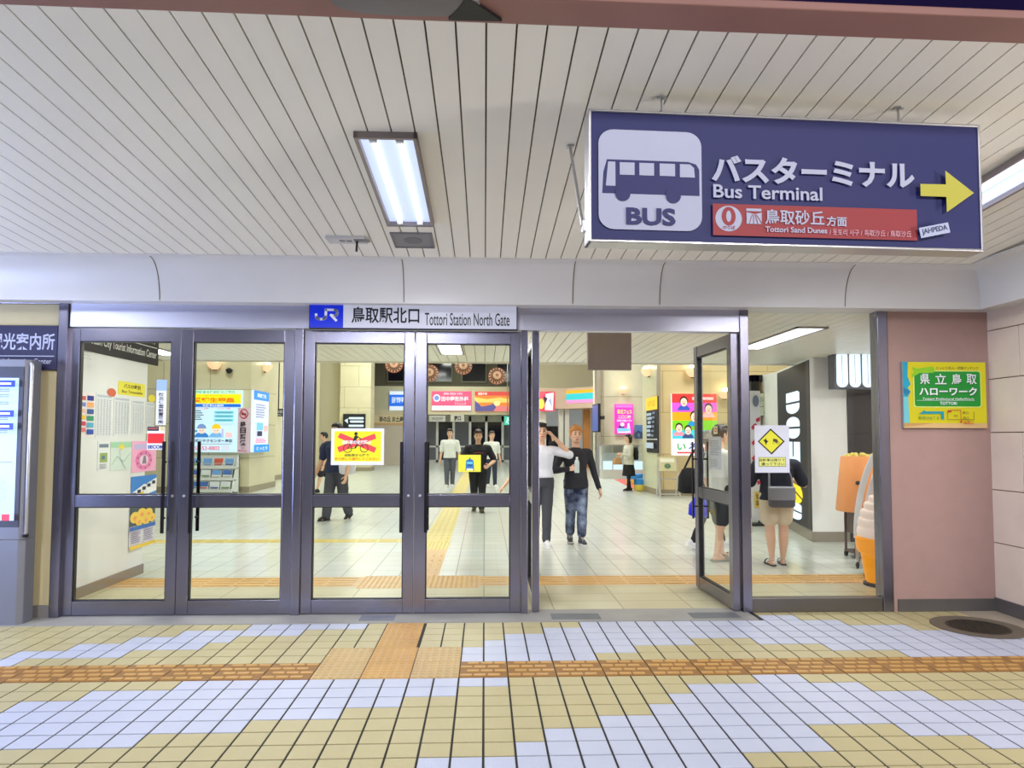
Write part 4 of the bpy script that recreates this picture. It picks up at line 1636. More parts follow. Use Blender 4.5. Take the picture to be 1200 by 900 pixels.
g, fin = flat('train_sticker', 'square yellow sticker with a blue train front on the door glass', 'sticker', (537, 533, 563.5, 553), GY, C(226, 222, 60), 0.0012, (0, 0, 160, 116), eps=0.0003)
g.poly([(56, 40), (68, 30), (96, 30), (108, 40), (112, 92), (52, 92)], C(30, 120, 190)); g.circ(82, 58, 22, C(20, 70, 130), 20); g.rect(62, 46, 102, 64, C(90, 190, 220))
g.rect(78, 20, 86, 30, C(40, 50, 60)); g.rect(52, 96, 112, 104, C(230, 238, 240)); g.stroke([(58, 92), (52, 108)], 6, C(30, 90, 150)); g.stroke([(106, 92), (112, 108)], 6, C(30, 90, 150))
fin()
g, fin = flat('diamond_warning_notice', 'white notice with a yellow warning diamond on the fixed window', 'notice', (884.5, 498.5, 925, 554), Y0 + 0.034, C(214, 216, 228), 0.0015, (55, 110, 580, 825), eps=0.0003)
YD = C(226, 220, 50)
g.poly([(300, 156), (512, 352), (310, 552), (100, 354)], C(20, 22, 20))
g.poly([(300, 184), (484, 352), (308, 522), (126, 354)], YD)
g.poly([(185, 330), (215, 325), (225, 300), (236, 335), (262, 350), (240, 372), (226, 410), (212, 370)], KN)
g.poly([(335, 310), (395, 320), (410, 350), (395, 385), (350, 350), (332, 352)], C(70, 66, 30)); g.ring(410, 378, 22, 6, C(90, 86, 40)); g.ring(345, 370, 20, 5, C(120, 116, 40))
g.rect(110, 592, 522, 732, C(60, 84, 40)); g.rect(116, 598, 516, 726, C(224, 224, 120))
g.text('自転車は降りて', 122, 612, 508, 656, C(40, 50, 20), 0.02)
g.text('通って下さい', 150, 672, 500, 716, C(40, 50, 20), 0.02)
fin()
# notice on the open leaf
p = Vector((rx6 - 0.022, 6.35, 1.33))
g = G(0, 0, 100, 100, 0.34, 0.30)
g.base(pm('frosted_sheet', (196, 198, 196), 0.6), 0.001)
lines(g, 12, 88, 12, 60, 8, C(150, 150, 150), 3)
lines(g, 12, 88, 70, 95, 4, C(160, 160, 160), 3)
tag(g.mb.build('door_notice', None, p, rotz=-PI / 2), 'grey printed notice on the glass of the swung open door', 'notice')
g = G(0, 0, 100, 100, 0.10, 0.07)
g.base(C(236, 230, 170), 0.001)
g.circ(50, 50, 34, C(200, 50, 50), 34); g.rect(36, 40, 64, 60, C(240, 240, 240))
tag(g.mb.build('door_sticker', None, p + Vector((0, -0.02, 0.21)), rotz=-PI / 2), 'small pale yellow sticker with a red disc on the open door', 'sticker')

# ---- blank hanging board in the doorway
q0, q1 = at(689, 415, 7.1), at(740, 415, 7.1)
zb_ = at(715, 433.5, 7.1).z
s = thing('hanging_board', 'blank greyish pink back of a board hanging in the doorway', 'sign', ((q0.x + q1.x) / 2, 7.1, VZ))
mb = MB()
w_ = q1.x - q0.x
mb.box(-w_ / 2, w_ / 2, 0, 0.07, zb_ - VZ, -0.04, pm('board_back', (178, 160, 150), 0.5, noise=0.08))
mb.build('board', s, bevel=0.004)
mb = MB()
for sx in (-w_ / 3, w_ / 3):
    mb = MB()
    mb.tube([(sx, 0.035, -0.05), (sx, 0.035, 0.0)], 0.012, ALU, 8)
    mb.build('hanging_rod', s)

# ---------------------------------------------------------------- lit panels in the hall
EPS = 0.004


def lit(name, label, cat, rect, Y, base, units, d=0.08, group=None):
    return flat(name, label, cat, rect, Y, base, d, units, group, EPS)


g, fin = lit('lit_poster', 'large lit poster with a yellow headline and two cartoon workers above the brochure rack', 'poster', (219, 457, 283, 530), 18.40, L(206, 236, 250), (25, 95, 375, 540))
g.rect(25, 98, 375, 122, L(210, 240, 220)); g.text('求職者支援訓練のご案内', 75, 100, 330, 120, L(90, 180, 130), 0.02)
g.rect(25, 124, 370, 192, L(250, 232, 20)); g.text('受講生募集', 62, 150, 330, 186, L(236, 120, 30), 0.04); g.text('ハロートレーニング', 130, 130, 250, 140, L(120, 170, 60), 0.02)
g.rect(25, 196, 370, 217, L(30, 110, 220)); g.text('受講料は無料', 126, 199, 262, 215, L(240, 246, 255), 0.02)
g.text('ものづくり分野', 60, 222, 165, 234, L(230, 80, 120), 0.01); g.text('ビジネス分野', 225, 222, 305, 234, L(230, 80, 120), 0.01)
for k in range(5):
    g.rect(48, 242 + 15 * k, 118 + 9 * (k % 3), 248 + 15 * k, L(70, 80, 100))
for k in range(3):
    g.rrect(205, 246 + 28 * k, 330, 266 + 28 * k, 8, L(120, 206, 224)); g.rect(220, 254 + 28 * k, 318, 258 + 28 * k, L(70, 120, 150))
for (x, hat, cl) in ((130, (120, 150, 200), (60, 130, 200)), (226, (244, 204, 40), (120, 180, 230))):
    g.circ(x, 434, 46, L(*cl), 36, a0=PI, a1=2 * PI)
    g.circ(x, 382, 26, L(250, 222, 206), 26); g.circ(x, 370, 29, L(*hat), 32, a0=PI, a1=2 * PI); g.rect(x - 32, 366, x + 32, 371, L(*hat))
    g.circ(x - 9, 386, 3, L(60, 50, 50)); g.circ(x + 9, 386, 3, L(60, 50, 50)); g.rect(x - 5, 396, x + 5, 398, L(210, 90, 90))
g.rect(38, 370, 78, 432, L(70, 140, 210)); g.rect(76, 382, 108, 398, L(90, 160, 220))
g.poly([(290, 395), (325, 400), (335, 434), (285, 434)], L(240, 200, 206)); g.rect(262, 372, 276, 432, L(190, 190, 230))
g.rect(32, 446, 92, 492, L(40, 130, 220)); g.text('ポリ', 40, 452, 86, 486, L(240, 250, 255), 0.04)
g.text('ポリテクセンター鳥取', 96, 446, 335, 470, L(40, 60, 90), 0.03)
g.rect(120, 480, 330, 484, L(150, 160, 180))
g.text('0857-52-8802', 62, 496, 255, 524, L(230, 90, 130), 0.02)
g.rect(272, 490, 318, 526, L(214, 218, 236))
fin()
s = thing('brochure_rack', 'white stepped brochure rack under the large lit poster', 'rack', (at(250, 560, 18.1).x, 18.2, 0))
RK = pm('rack_white', (216, 220, 218), 0.5)
xa, xb = at(219, 555, 18).x - s.location.x, at(275, 555, 18).x - s.location.x
zs = [(-0.30, 0.08), (-0.18, 0.37), (-0.06, 0.66)]
mb = MB()
mb.box(xa, xb, 0.10, 0.14, 0.0, 0.98, RK)
for sx in (xa, xb - 0.03):
    mb.prism([(-0.38, 0.05), (0.14, 0.05), (0.14, 0.98), (0.06, 0.98)], sx, sx + 0.03, RK, Matrix(((0, 0, 1, 0), (1, 0, 0, 0), (0, 1, 0, 0), (0, 0, 0, 1))))
for y, z in zs:
    mb.box(xa, xb, y - 0.06, y + 0.12, z - 0.02, z, RK)
    mb.box(xa, xb, y - 0.07, y - 0.05, z - 0.02, z + 0.06, RK)
mb.build('rack_body', s)
random.seed(11)
cols = [(110, 160, 220), (90, 150, 90), (220, 226, 230), (200, 90, 70), (230, 200, 120), (120, 190, 200), (240, 240, 236), (70, 110, 180)]
names = ['lower', 'middle', 'upper']
for r_, (y, z) in enumerate(zs):
    n = 4
    for k in range(n):
        x0 = xa + 0.06 + (xb - xa - 0.1) * k / n
        w_ = (xb - xa - 0.1) / n - 0.03
        gg = G(0, 0, 100, 140, w_, 0.25, 0.003)
        c1, c2 = random.choice(cols), random.choice(cols)
        gg.base(C(226, 228, 226), 0.012)
        gg.rect(4, 4, 96, 70, C(*c1)); gg.rect(10, 80, 90, 96, C(*c2)); gg.rect(10, 104, 80, 110, C(140, 146, 150)); gg.rect(10, 116, 84, 122, C(140, 146, 150))
        o = gg.mb.build('brochure', None, (s.location.x + x0 + w_ / 2, s.location.y + y + 0.01, z + 0.127), rot=(-0.22, 0, 0))
        tag(o, '%s brochure from the left on the %s shelf of the white rack' % (['first', 'second', 'third', 'fourth'][k], names[r_]), 'brochure', 'brochures in the white rack')

g, fin = flat('no_smoking_sign', 'pale pink vertical no smoking sign beside the large lit poster', 'sign', (278.5, 478, 292, 531), 18.36, C(226, 200, 220), 0.03, (345, 230, 435, 540), eps=EPS)
RS = C(206, 40, 56)
g.ring(391, 271, 34, 7, RS, 34); g.line((368, 250), (414, 292), 7, RS); g.rect(372, 268, 410, 276, C(40, 40, 50)); g.line((368, 250), (414, 292), 6, RS)
g.vtext('終日禁煙', 366, 320, 412, 492, C(30, 34, 44), 0.035)
g.text('No', 380, 500, 400, 510, C(140, 80, 100), 0.01); g.text('SMOKING', 356, 518, 424, 530, C(190, 70, 100), 0.01)
fin()
g, fin = side_sheet('lit_poster', 'narrow lit blue and white poster on the receding side of the wall block', 'poster', 297.5, 314.5, 457, 530, xe + 0.09, L(226, 234, 250), 0.06, eps=EPS)
g.rect(0, 0, 100, 15, L(60, 150, 240)); g.text('鳥取観光', 20, 4, 80, 11, L(240, 248, 255), 0.03)
lines(g, 12, 86, 22, 46, 6, L(150, 150, 190), 1.6); g.rect(18, 52, 60, 64, L(130, 206, 250)); g.rect(62, 56, 90, 66, L(250, 190, 190)); g.rect(20, 66, 52, 74, L(60, 60, 90))
lines(g, 10, 88, 78, 86, 3, L(240, 150, 190), 1.6); g.rect(0, 88, 100, 100, L(40, 150, 236)); g.text('とっとり', 14, 91, 86, 97, L(236, 246, 255), 0.03)
fin()
# small dark signboard beyond it and security camera
g, fin = flat('hall_direction_sign', 'small dark hanging direction sign beside the beige wall block', 'sign', (318, 479, 333, 488), 24, C(56, 58, 62), 0.08, (0, 0, 100, 60), eps=EPS)
g.text('みどりの窓口', 8, 12, 94, 34, C(214, 218, 220), 0.02); g.text('Ticket Office', 8, 42, 80, 52, C(200, 204, 206), 0.01)
o = fin()
mb = MB(); mb.tube([(0.0, 0.04, 0.12), (0.0, 0.04, 6.5 - o.location.z)], 0.03, BLACK, 8); mb.build('hanging_rod', o)
p = at(268.5, 434.5, 18.4)
s = thing('security_camera', 'small dark dome camera high on the wall above the lit poster', 'camera', p)
mb = MB(); mb.lathe([(0.09, 0.0), (0.09, 0.03), (0.05, 0.05), (0.0, 0.05)], (0, 0, 0), BLACK, 16); mb.ell((0, 0, 0), (0.075, 0.075, 0.075), BLACK, 14, 8); mb.build('dome', s, smooth=True)
mb = MB(); mb.box(-0.03, 0.03, 0, 0.12, 0.02, 0.06, BLACK); mb.build('bracket', s)

g, fin = side_sheet('lit_banner_sign', 'tall narrow lit blue and orange banner beside the beige pillar', 'banner', 386, 396.5, 457, 508, -7.0, L(120, 140, 226), 0.06, eps=EPS)
g.rect(0, 0, 100, 12, L(230, 232, 240)); g.rect(0, 44, 100, 74, L(250, 190, 40)); g.rect(0, 74, 100, 100, L(206, 214, 236)); g.text('JR', 24, 82, 76, 92, L(60, 70, 130), 0.03); lines(g, 20, 80, 18, 40, 4, L(200, 210, 246), 2)
fin()
g, fin = flat('departure_display', 'black departure display with glowing white lines on the beige pillar', 'display', (402, 485, 428, 502.5), 29.9, C(20, 22, 30), 0.09, (190, 445, 350, 560), eps=0.006)
for (y, a) in ((470, 230), (496, 240), (528, 230)):
    g.rrect(a, y, 340, y + 17, 8, L(206, 220, 236))
g.poly([(200, 495), (226, 480), (226, 520)], L(206, 220, 236))
fin()
g, fin = flat('shop_name_board', 'wooden board with black brush lettering above the closed shutter', 'sign', (437, 486, 478, 498), 35.86, C(214, 170, 116), 0.08, (0, 0, 164, 50), eps=0.006)
g.rect(0, 0, 164, 40, C(226, 208, 170)); g.text('砂の丘 お土産館', 30, 8, 160, 36, C(40, 34, 30), 0.03)
fin()
FYL = 39.42
for rect, base, label, draw in (
    ((456.5, 458.5, 478, 481), (30, 110, 230), 'lit blue advertisement panel above the closed shutter', 'a'),
    ((506, 458.5, 552, 481), (240, 90, 130), 'lit pink advertisement panel with white characters on the cream fascia', 'b'),
    ((556.5, 459, 602, 482), (244, 140, 60), 'lit sunset picture panel on the cream fascia', 'c'),
    ((630, 459, 650, 482), (220, 60, 90), 'lit red and white picture panel beside the metal post', 'd')):
    g, fin = lit('advert_sign', label, 'advertisement', rect, 32.92 if draw == 'd' else FYL, L(*base), (0, 0, 190, 90), 0.079, 'lit panels on the fascia')
    if draw == 'a':
        g.rect(0, 0, 190, 16, L(226, 236, 250)); g.rect(0, 70, 190, 90, L(226, 236, 250)); g.text('田村歯科医院', 24, 26, 180, 56, L(226, 240, 255), 0.03)
    if draw == 'b':
        g.rect(0, 68, 190, 90, L(244, 244, 248)); g.circ(24, 32, 18, L(240, 220, 235)); g.circ(24, 32, 11, L(120, 150, 220)); g.text('田中整形外科', 46, 24, 178, 48, L(250, 236, 242), 0.03); g.text('クリニック', 110, 52, 166, 66, L(250, 210, 226), 0.02); g.text('鳥取市', 54, 6, 150, 18, L(250, 200, 220), 0.02)
    if draw == 'c':
        g.rect(0, 0, 190, 18, L(226, 80, 70)); g.poly([(0, 26), (60, 34), (120, 26), (190, 36), (190, 50), (0, 50)], L(252, 214, 110)); g.circ(108, 54, 16, L(255, 236, 160), 12)
        g.rect(0, 66, 190, 90, L(236, 130, 130)); g.poly([(0, 40), (30, 66), (0, 90)], L(90, 90, 150)); g.poly([(0, 72), (50, 66), (80, 60), (90, 54), (104, 70), (90, 90), (0, 90)], L(96, 90, 150)); g.text('浦富海岸', 14, 4, 60, 16, L(250, 240, 236), 0.02)
    if draw == 'd':
        g.poly([(0, 0), (90, 0), (70, 40), (0, 30)], L(236, 90, 110)); g.circ(40, 56, 36, L(250, 214, 90), 24); g.poly([(90, 10), (180, 4), (170, 86), (80, 84)], L(236, 226, 236)); g.poly([(60, 20), (110, 30), (80, 60)], L(60, 40, 60)); g.poly([(120, 40), (150, 30), (160, 70)], L(170, 180, 226))
    fin()
g, fin = lit('exit_sign', 'small green lit exit sign above the glazed doors at the back', 'sign', (591, 488, 598.5, 498), 39, L(60, 206, 170), (0, 0, 40, 44), 0.1)
g.circ(22, 10, 5, L(236, 250, 246)); g.stroke([(22, 14), (18, 26), (26, 38)], 5, L(236, 250, 246)); g.stroke([(18, 26), (8, 34)], 4, L(236, 250, 246)); g.stroke([(30, 20), (14, 18)], 4, L(236, 250, 246))
o = fin()
mb = MB(); mb.tube([(0, 0.05, 0.2), (0, 0.05, 6.5 - o.location.z)], 0.03, ALU, 8); mb.build('hanging_rod', o)
g, fin = flat('exit_name_sign', 'pale sign with two black characters over the exit doors', 'sign', (528, 486, 544, 494), 39.3, C(206, 202, 190), 0.1, (0, 0, 80, 40), eps=0.006)
g.text('南口', 22, 6, 60, 34, C(40, 38, 40), 0.04)
fin()
g, fin = flat('name_sign', 'grey name board with faint characters under the cream fascia', 'sign', (503, 487, 522, 494), 39.3, C(196, 194, 184), 0.1, (0, 0, 80, 30), eps=0.006)
g.text('鳥取駅', 12, 7, 68, 24, C(150, 148, 142), 0.02)
fin()

# convenience store stripes on the bent fascia
p0, p1, p2 = at(664, 470, 32.98), at(680, 470, 32.2), at(706, 470, 31.35)
mb = MB()
zq = (zq0, zq1)
cols = [(250, 180, 40), (60, 200, 206), (60, 200, 206), (240, 150, 206)]
hh = (zq1 - zq0) * 0.62
a0, a1 = Vector((qx1, 33.0)), Vector((q2.x, 31.4))
n_ = Vector((-(a1 - a0).y, (a1 - a0).x)).normalized()
if n_.y > 0:
    n_ = -n_
ea, eb = a0 + n_ * 0.03, a1 + n_ * 0.03
for k, cc in enumerate(cols):
    z1_ = zq1 - 0.12 - hh * k / 4; z0_ = z1_ - hh / 4
    mb.prism([tuple(ea), tuple(eb), tuple(eb - n_ * 0.03), tuple(ea - n_ * 0.03)], z0_, z1_, L(*cc))
tag(mb.build('shop_stripe_sign'), 'lit orange, turquoise and pink striped shop sign on the bent fascia', 'sign')
# monitor at the edge of the white wall, seen from its side
p = at(697.5, 490, 25)
s = thing('hall_monitor', 'slim dark monitor seen from the side at the edge of the white wall', 'monitor', p, -PI / 2 + 0.05)
hz = (at(697, 474, 25).z - at(697, 507, 25).z) / 2
mb = MB(); mb.box(-0.5, 0.5, 0, 0.09, -hz, hz, BLACK); mb.build('casing', s, bevel=0.01)
mb = MB(); mb.box(-0.47, 0.47, -0.006, 0, -hz + 0.04, hz - 0.04, L(70, 90, 160)); mb.build('screen', s)
mb = MB(); mb.box(-0.05, 0.9, 0.09, 0.15, -0.06, 0.06, BLACK); mb.build('mount', s)
g, fin = lit('lit_poster', 'magenta lit poster with yellow characters on the white curved wall', 'poster', (720.5, 473.5, 742, 508.5), 25.85, L(230, 60, 190), (110, 285, 215, 468), 0.12)
g.rect(114, 290, 210, 306, L(240, 120, 214)); g.text('砂丘フェス', 124, 318, 208, 346, L(250, 226, 120), 0.04); g.text('二〇二四', 128, 354, 200, 374, L(252, 236, 200), 0.03); g.text('開催中', 122, 380, 206, 394, L(250, 206, 236), 0.02)
g.poly([(126, 430), (150, 400), (164, 432)], L(60, 60, 140)); g.circ(152, 410, 12, L(250, 224, 220)); g.poly([(176, 462), (182, 402), (192, 402), (200, 462)], L(250, 216, 244)); g.rect(122, 434, 196, 452, L(120, 206, 250)); g.rect(124, 454, 180, 462, L(236, 240, 255))
fin()
g, fin = flat('wall_poster', 'small dark blue picture poster beside the magenta lit poster', 'poster', (744, 498, 754, 514), 25.9, C(80, 120, 180), 0.03, (0, 0, 100, 160), eps=0.006)
g.poly([(0, 90), (40, 60), (70, 84), (100, 70), (100, 160), (0, 160)], C(50, 70, 110)); g.rect(30, 100, 60, 140, C(90, 120, 160))
fin()
g, fin = side_sheet('column_sign', 'yellow sign over black panels on the narrow side of the column', 'sign', 770.5, 757.5, 464, 531, CX0 - 0.05, C(24, 28, 40), 0.03, (0, 0, 100, 200), face=-1, eps=EPS)
g.rect(0, 0, 100, 46, L(250, 196, 40)); g.text('のりば', 20, 10, 80, 34, L(236, 150, 30), 0.02); g.rect(0, 150, 100, 154, C(200, 204, 206))
for k in range(6):
    g.rrect(8 + 8 * (k % 3), 56 + 15 * k, 52 + 6 * (k % 2), 66 + 15 * k, 4, C(170, 190, 214)); g.rect(62, 54 + 16 * k, 84, 62 + 16 * k, C(110, 130, 160))
g.rect(14, 164, 84, 184, C(190, 204, 226))
fin()
g, fin = lit('lit_poster', 'big colourful lit recruitment poster with five smiling faces on the column', 'poster', (787.5, 461.5, 840, 533.5), 17.3, L(250, 250, 250), (466, 220, 746, 602), 0.09)
for (y0_, y1_, c) in ((220, 276, (236, 60, 60)), (276, 334, (240, 90, 220)), (334, 386, (252, 170, 30)), (386, 446, (130, 214, 40)), (446, 500, (70, 210, 230))):
    g.rect(466, y0_, 746, y1_, L(*c))
g.rect(590, 240, 726, 260, L(250, 150, 150)); g.text('駅で働く仲間を募集中', 594, 242, 724, 258, L(255, 236, 236), 0.02)
for (x, y, r_, cl) in ((538, 268, 24, (50, 90, 190)), (690, 312, 24, (240, 190, 190)), (600, 362, 26, (40, 150, 210)), (502, 432, 22, (230, 150, 170)), (556, 446, 22, (60, 80, 130))):
    g.circ(x, y + r_ * 2.3, r_ * 1.6, L(*cl), r_ * 1.4, a0=PI, a1=2 * PI)
    g.circ(x, y - 3, r_ * 1.05, L(50, 34, 30), r_ * 1.25); g.circ(x, y + 5, r_ * 0.85, L(250, 216, 196), r_ * 1.1)
    g.circ(x - r_ * .3, y + 2, 2.4, L(50, 40, 40)); g.circ(x + r_ * .3, y + 2, 2.4, L(50, 40, 40)); g.circ(x, y + r_ * .62, r_ * .3, L(214, 80, 90), r_ * .14)
g.rect(466, 505, 746, 602, L(246, 250, 252)); g.text('い', 486, 528, 540, 570, L(60, 170, 90), 0.03); g.text('ろ', 556, 528, 610, 576, L(70, 90, 190), 0.03); g.text('いろ', 630, 528, 720, 570, L(240, 130, 60), 0.03); g.rect(484, 580, 600, 590, L(226, 80, 80))
fin()

# ---- wall sconces
SC_E = em('sconce_glow', (255, 226, 176), 14.0)
SC_B = em('sconce_bowl', (255, 206, 160), 0.9)


def sconce(p, face, label, r=0.17):
    s = thing('wall_sconce', label, 'wall lamp', p, face, 'wall lamps in the hall')
    m = MB()
    st = []
    for k in range(7):
        a = PI / 2 * k / 6
        st.append((0, -r * 0.35 * math.sin(a), -r * 1.1 * math.cos(a), r * math.sin(a) + 0.01, r * 0.75 * math.sin(a) + 0.01))
    m.loft(st, SC_B, 18, pw=2)
    m.build('bowl', s, smooth=True)
    m = MB(); m.ell((0, -r * 0.45, 0.03), (r * 0.6, r * 0.45, r * 0.35), SC_E, 14, 8); m.build('bulb', s, smooth=True)
    m = MB(); m.box(-0.05, 0.05, -0.02, 0.02, -r * 1.2, 0.05, BRONZE); m.build('wall_plate', s)


sconce(at(252, 425, 18.44), 0, 'glowing wall lamp above the large lit poster')
sconce(Vector((xe + 0.02, 19.6, at(307, 428, 19.6).z)), PI / 2, 'glowing wall lamp on the receding side of the wall block')
sconce(at(730, 456, 25.8), 0, 'glowing wall lamp above the magenta poster')
sconce(Vector((CX0 - 0.04, 18.2, at(763, 433, 18.2).z)), -PI / 2, 'glowing wall lamp above the yellow sign on the column side')
sconce(at(812, 432, 17.34), 0, 'glowing wall lamp above the recruitment poster', 0.2)
sconce(at(849, 459, 17.34), 0, 'glowing wall lamp seen through the open door leaf')
sconce(at(701, 458, 26.6), 0, 'glowing wall lamp at the left edge of the white curved wall', 0.15)

# ---- decorated round parasols under the roof
PAR1, PAR2, PAR3 = C(70, 46, 38), C(140, 90, 60), C(190, 150, 120)
for (px, py, Y, lb) in ((462, 427, 24, 'leftmost small round decorated parasol, in the third glass pane'), (503.5, 437, 25, 'small round decorated parasol half hidden by the door stiles'),
                        (543, 429, 24, 'highest small round decorated parasol above the pink advertisement'), (582.5, 440.5, 25, 'small round decorated parasol above the sunset picture')):
    p = at(px, py, Y)
    s = thing('paper_parasol', lb, 'parasol', p, 0, 'decorated parasols in the hall')
    s.rotation_euler = (math.radians(78), 0, 0)
    r = 9.6 / F * Y
    mb = MB()
    seg = 32
    prof = [(r, 0.0), (r * .8, 0.035, ), (r * .5, 0.08), (r * .2, 0.11), (0.0, 0.12)]
    for k in range(len(prof) - 1):
        for i in range(seg):
            a, b = 2 * PI * i / seg, 2 * PI * (i + 1) / seg
            (ra, za), (rb, zb3) = prof[k], prof[k + 1]
            m = (PAR1 if i % 2 else PAR3) if k == 0 else ((PAR2 if i % 2 else PAR1) if k == 1 else (PAR3 if k == 2 else PAR2))
            v = [(ra * math.cos(a), ra * math.sin(a), za), (ra * math.cos(b), ra * math.sin(b), za), (rb * math.cos(b), rb * math.sin(b), zb3), (rb * math.cos(a), rb * math.sin(a), zb3)]
            v += [(x, y, z + 0.012) for x, y, z in v]
            mb.add(v, [(0, 1, 2, 3), (7, 6, 5, 4), (0, 4, 5, 1)], m)
    mb.build('canopy', s)
    mb = MB()
    for i in range(16):
        a = 2 * PI * i / 16
        mb.tube([(0, 0, 0.1), (r * 0.97 * math.cos(a), r * 0.97 * math.sin(a), -0.004)], 0.006, PAR3, 5)
    mb.build('ribs', s)
    mb = MB()
    for i in range(32):
        a = 2 * PI * (i + .5) / 32
        mb.ell((r * 1.03 * math.cos(a), r * 1.03 * math.sin(a), -0.01), (0.02, 0.02, 0.03), C(220, 120, 90), 6, 4)
    mb.build('fringe', s)
    mb = MB()
    mb.ell((0, 0, -0.02), (r * .28, r * .28, r * .3), em('parasol_lamp', (255, 214, 140), 2.5), 12, 8)
    mb.build('lamp', s, smooth=True)
    mb = MB()
    inv = s.rotation_euler.to_matrix().inverted()
    mb.tube([inv @ Vector((0, 0.0, 0.05)), inv @ Vector((0, 0, 6.5 - p.z))], 0.008, BRONZE, 6)
    mb.build('cord', s)

# ---- glass counter, stools and mat by the curved wall
x0, x1 = at(706, 545, 24.6).x, at(754, 545, 24.6).x
s = thing('glass_counter', 'long glass fronted showcase in front of the white curved wall', 'showcase', ((x0 + x1) / 2, 24.9, 0))
w_ = (x1 - x0) / 2
mb = MB(); mb.box(-w_, w_, -0.3, 0.3, 0, 0.32, pm('counter_grey', (186, 188, 182), 0.5)); mb.box(-w_, w_, -0.3, 0.3, 1.18, 1.22, ALU); mb.box(-w_, w_, 0.26, 0.3, 0.3, 1.2, RK); mb.build('cabinet', s, bevel=0.006)
mb = MB(); mb.box(-w_, w_, -0.30, -0.285, 0.32, 0.62, L(196, 226, 240)); mb.build('front_panel', s)
mb = MB(); mb.box(-w_, w_, -0.3, -0.29, 0.62, 1.18, glass('case_glass', (0.9, 0.94, 0.94))); mb.build('glass_pane', s)
mb = MB(); mb.box(-w_ + 0.03, w_ - 0.03, -0.2, 0.25, 0.88, 0.9, RK); mb.build('shelf', s)
mb = MB()
for k in range(5):
    x = -w_ + 2 * w_ * k / 4
    mb.box(x - 0.015, x + 0.015, -0.31, -0.29, 0.3, 1.2, ALU)
mb.build('mullions', s)
p = fl(741, 562)
mb = MB()
q = [fl(720, 562), fl(744, 574), fl(764, 574), fl(758, 561)]
mb.prism([(v.x, v.y) for v in q], 0, 0.012, C(206, 96, 92))
tag(mb.build('red_mat'), 'red floor mat under the blue and yellow stools', 'mat')
for k, (px, py, r, lb) in enumerate(((745.5, 568, 0.26, 'wide round stool with blue top, farther on the red mat'), (753, 575.5, 0.19, 'small round stool with blue top and yellow foot, nearest the column'))):
    p = fl(px, py)
    s = thing('round_stool', lb, 'stool', (p.x, p.y + 0.2, 0.012), 0, 'stools on the red mat')
    mb = MB(); mb.lathe([(0, 0.16), (r, 0.16), (r * 1.02, 0.2), (r * 1.02, 0.28), (r * .95, 0.31), (0, 0.31)], (0, 0, 0), C(40, 140, 220), 24); mb.build('seat', s, smooth=True)
    mb = MB(); mb.lathe([(0, 0), (r * .96, 0), (r, 0.02), (r, 0.16), (0, 0.16)], (0, 0, 0), C(236, 214, 90), 24); mb.build('base', s, smooth=True)
# folding chair against the column wall
p = fl(801, 590)
s = thing('brochure_stand', 'grey metal stand with a notice against the column wall', 'stand', (p.x + 0.05, 16.9, 0))
mb = MB()
for sx in (-0.24, 0.24):
    mb.tube([(sx, -0.2, 0.02), (sx * 0.95, 0.12, 1.0)], 0.016, ALU, 8); mb.tube([(sx, 0.2, 0.02), (sx * .95, 0.0, 0.62)], 0.016, ALU, 8)
mb.tube([(-0.24, -0.17, 0.1), (0.24, -0.17, 0.1)], 0.014, ALU, 8)
mb.build('frame', s, smooth=True)
g = G(0, 0, 100, 100, 0.44, 0.36, 0.003); g.base(C(196, 190, 150), 0.02); g.rect(10, 14, 90, 40, C(226, 224, 206)); g.circ(50, 66, 18, C(90, 120, 90))
g.mb.build('notice', s, (0, 0.06, 0.82), rot=(-0.3, 0, 0))
mb = MB(); mb.box(-0.24, 0.24, -0.16, 0.14, 0.44, 0.46, ALU); mb.build('shelf', s)

# ---------------------------------------------------------------- lamps
def ceiling_panel(cx, cy, w, l, z, label, energy, color=(1, 0.97, 0.9), strength=4.0):
    s = thing('ceiling_light', label, 'ceiling light', (cx, cy, z), 0, 'ceiling lights inside the station')
    m = MB()
    for (a, b, c, d) in ((-w, w, -l, -l + 0.03), (-w, w, l - 0.03, l), (-w, -w + 0.03, -l, l), (w - 0.03, w, -l, l)):
        m.box(a, b, c, d, -0.014, 0.0, FIXF)
    m.build('frame', s)
    m = MB(); m.box(-w + 0.03, w - 0.03, -l + 0.03, l - 0.03, -0.008, 0.0, em('diffuser_%d' % int(strength), (246, 248, 255), strength)); m.build('diffuser', s)
    ld = bpy.data.lights.new('ceiling_light', 'AREA'); ld.shape = 'RECTANGLE'; ld.size = 2 * w; ld.size_y = 2 * l; ld.energy = energy; ld.color = color
    lo = bpy.data.objects.new('ceiling_light_lamp', ld); COL.objects.link(lo); lo.location = (cx, cy, z - 0.03)


E_PASS, E_HALL = 34, 225
ceiling_panel(-0.45, 9.0, 0.17, 0.62, VZ, 'passage ceiling light showing in the fourth door', E_PASS)
ceiling_panel(-4.4, 9.4, 0.17, 0.62, VZ, 'passage ceiling light beyond the end of the passage wall', E_PASS)
q = at(925, 394, 1.0); d = ray(925, 394); t = (VZ - CAMH) / d.z
qa = Vector((d.x * t, d.y * t)); d = ray(952, 384); t = (VZ - CAMH) / d.z; qb = Vector((d.x * t, d.y * t)); d = ray(876, 408); t = (VZ - CAMH) / d.z; qc = Vector((d.x * t, d.y * t))
ceiling_panel((qb.x + qc.x) / 2, (qb.y + qc.y) / 2, 0.17, max(0.6, abs(qb.y - qc.y) / 2 + 0.05), VZ, 'passage ceiling light over the coffee shop side', E_PASS)
ceiling_panel(-2.4, 7.0, 0.17, 0.62, VZ, 'passage ceiling light near the passage wall', E_PASS)
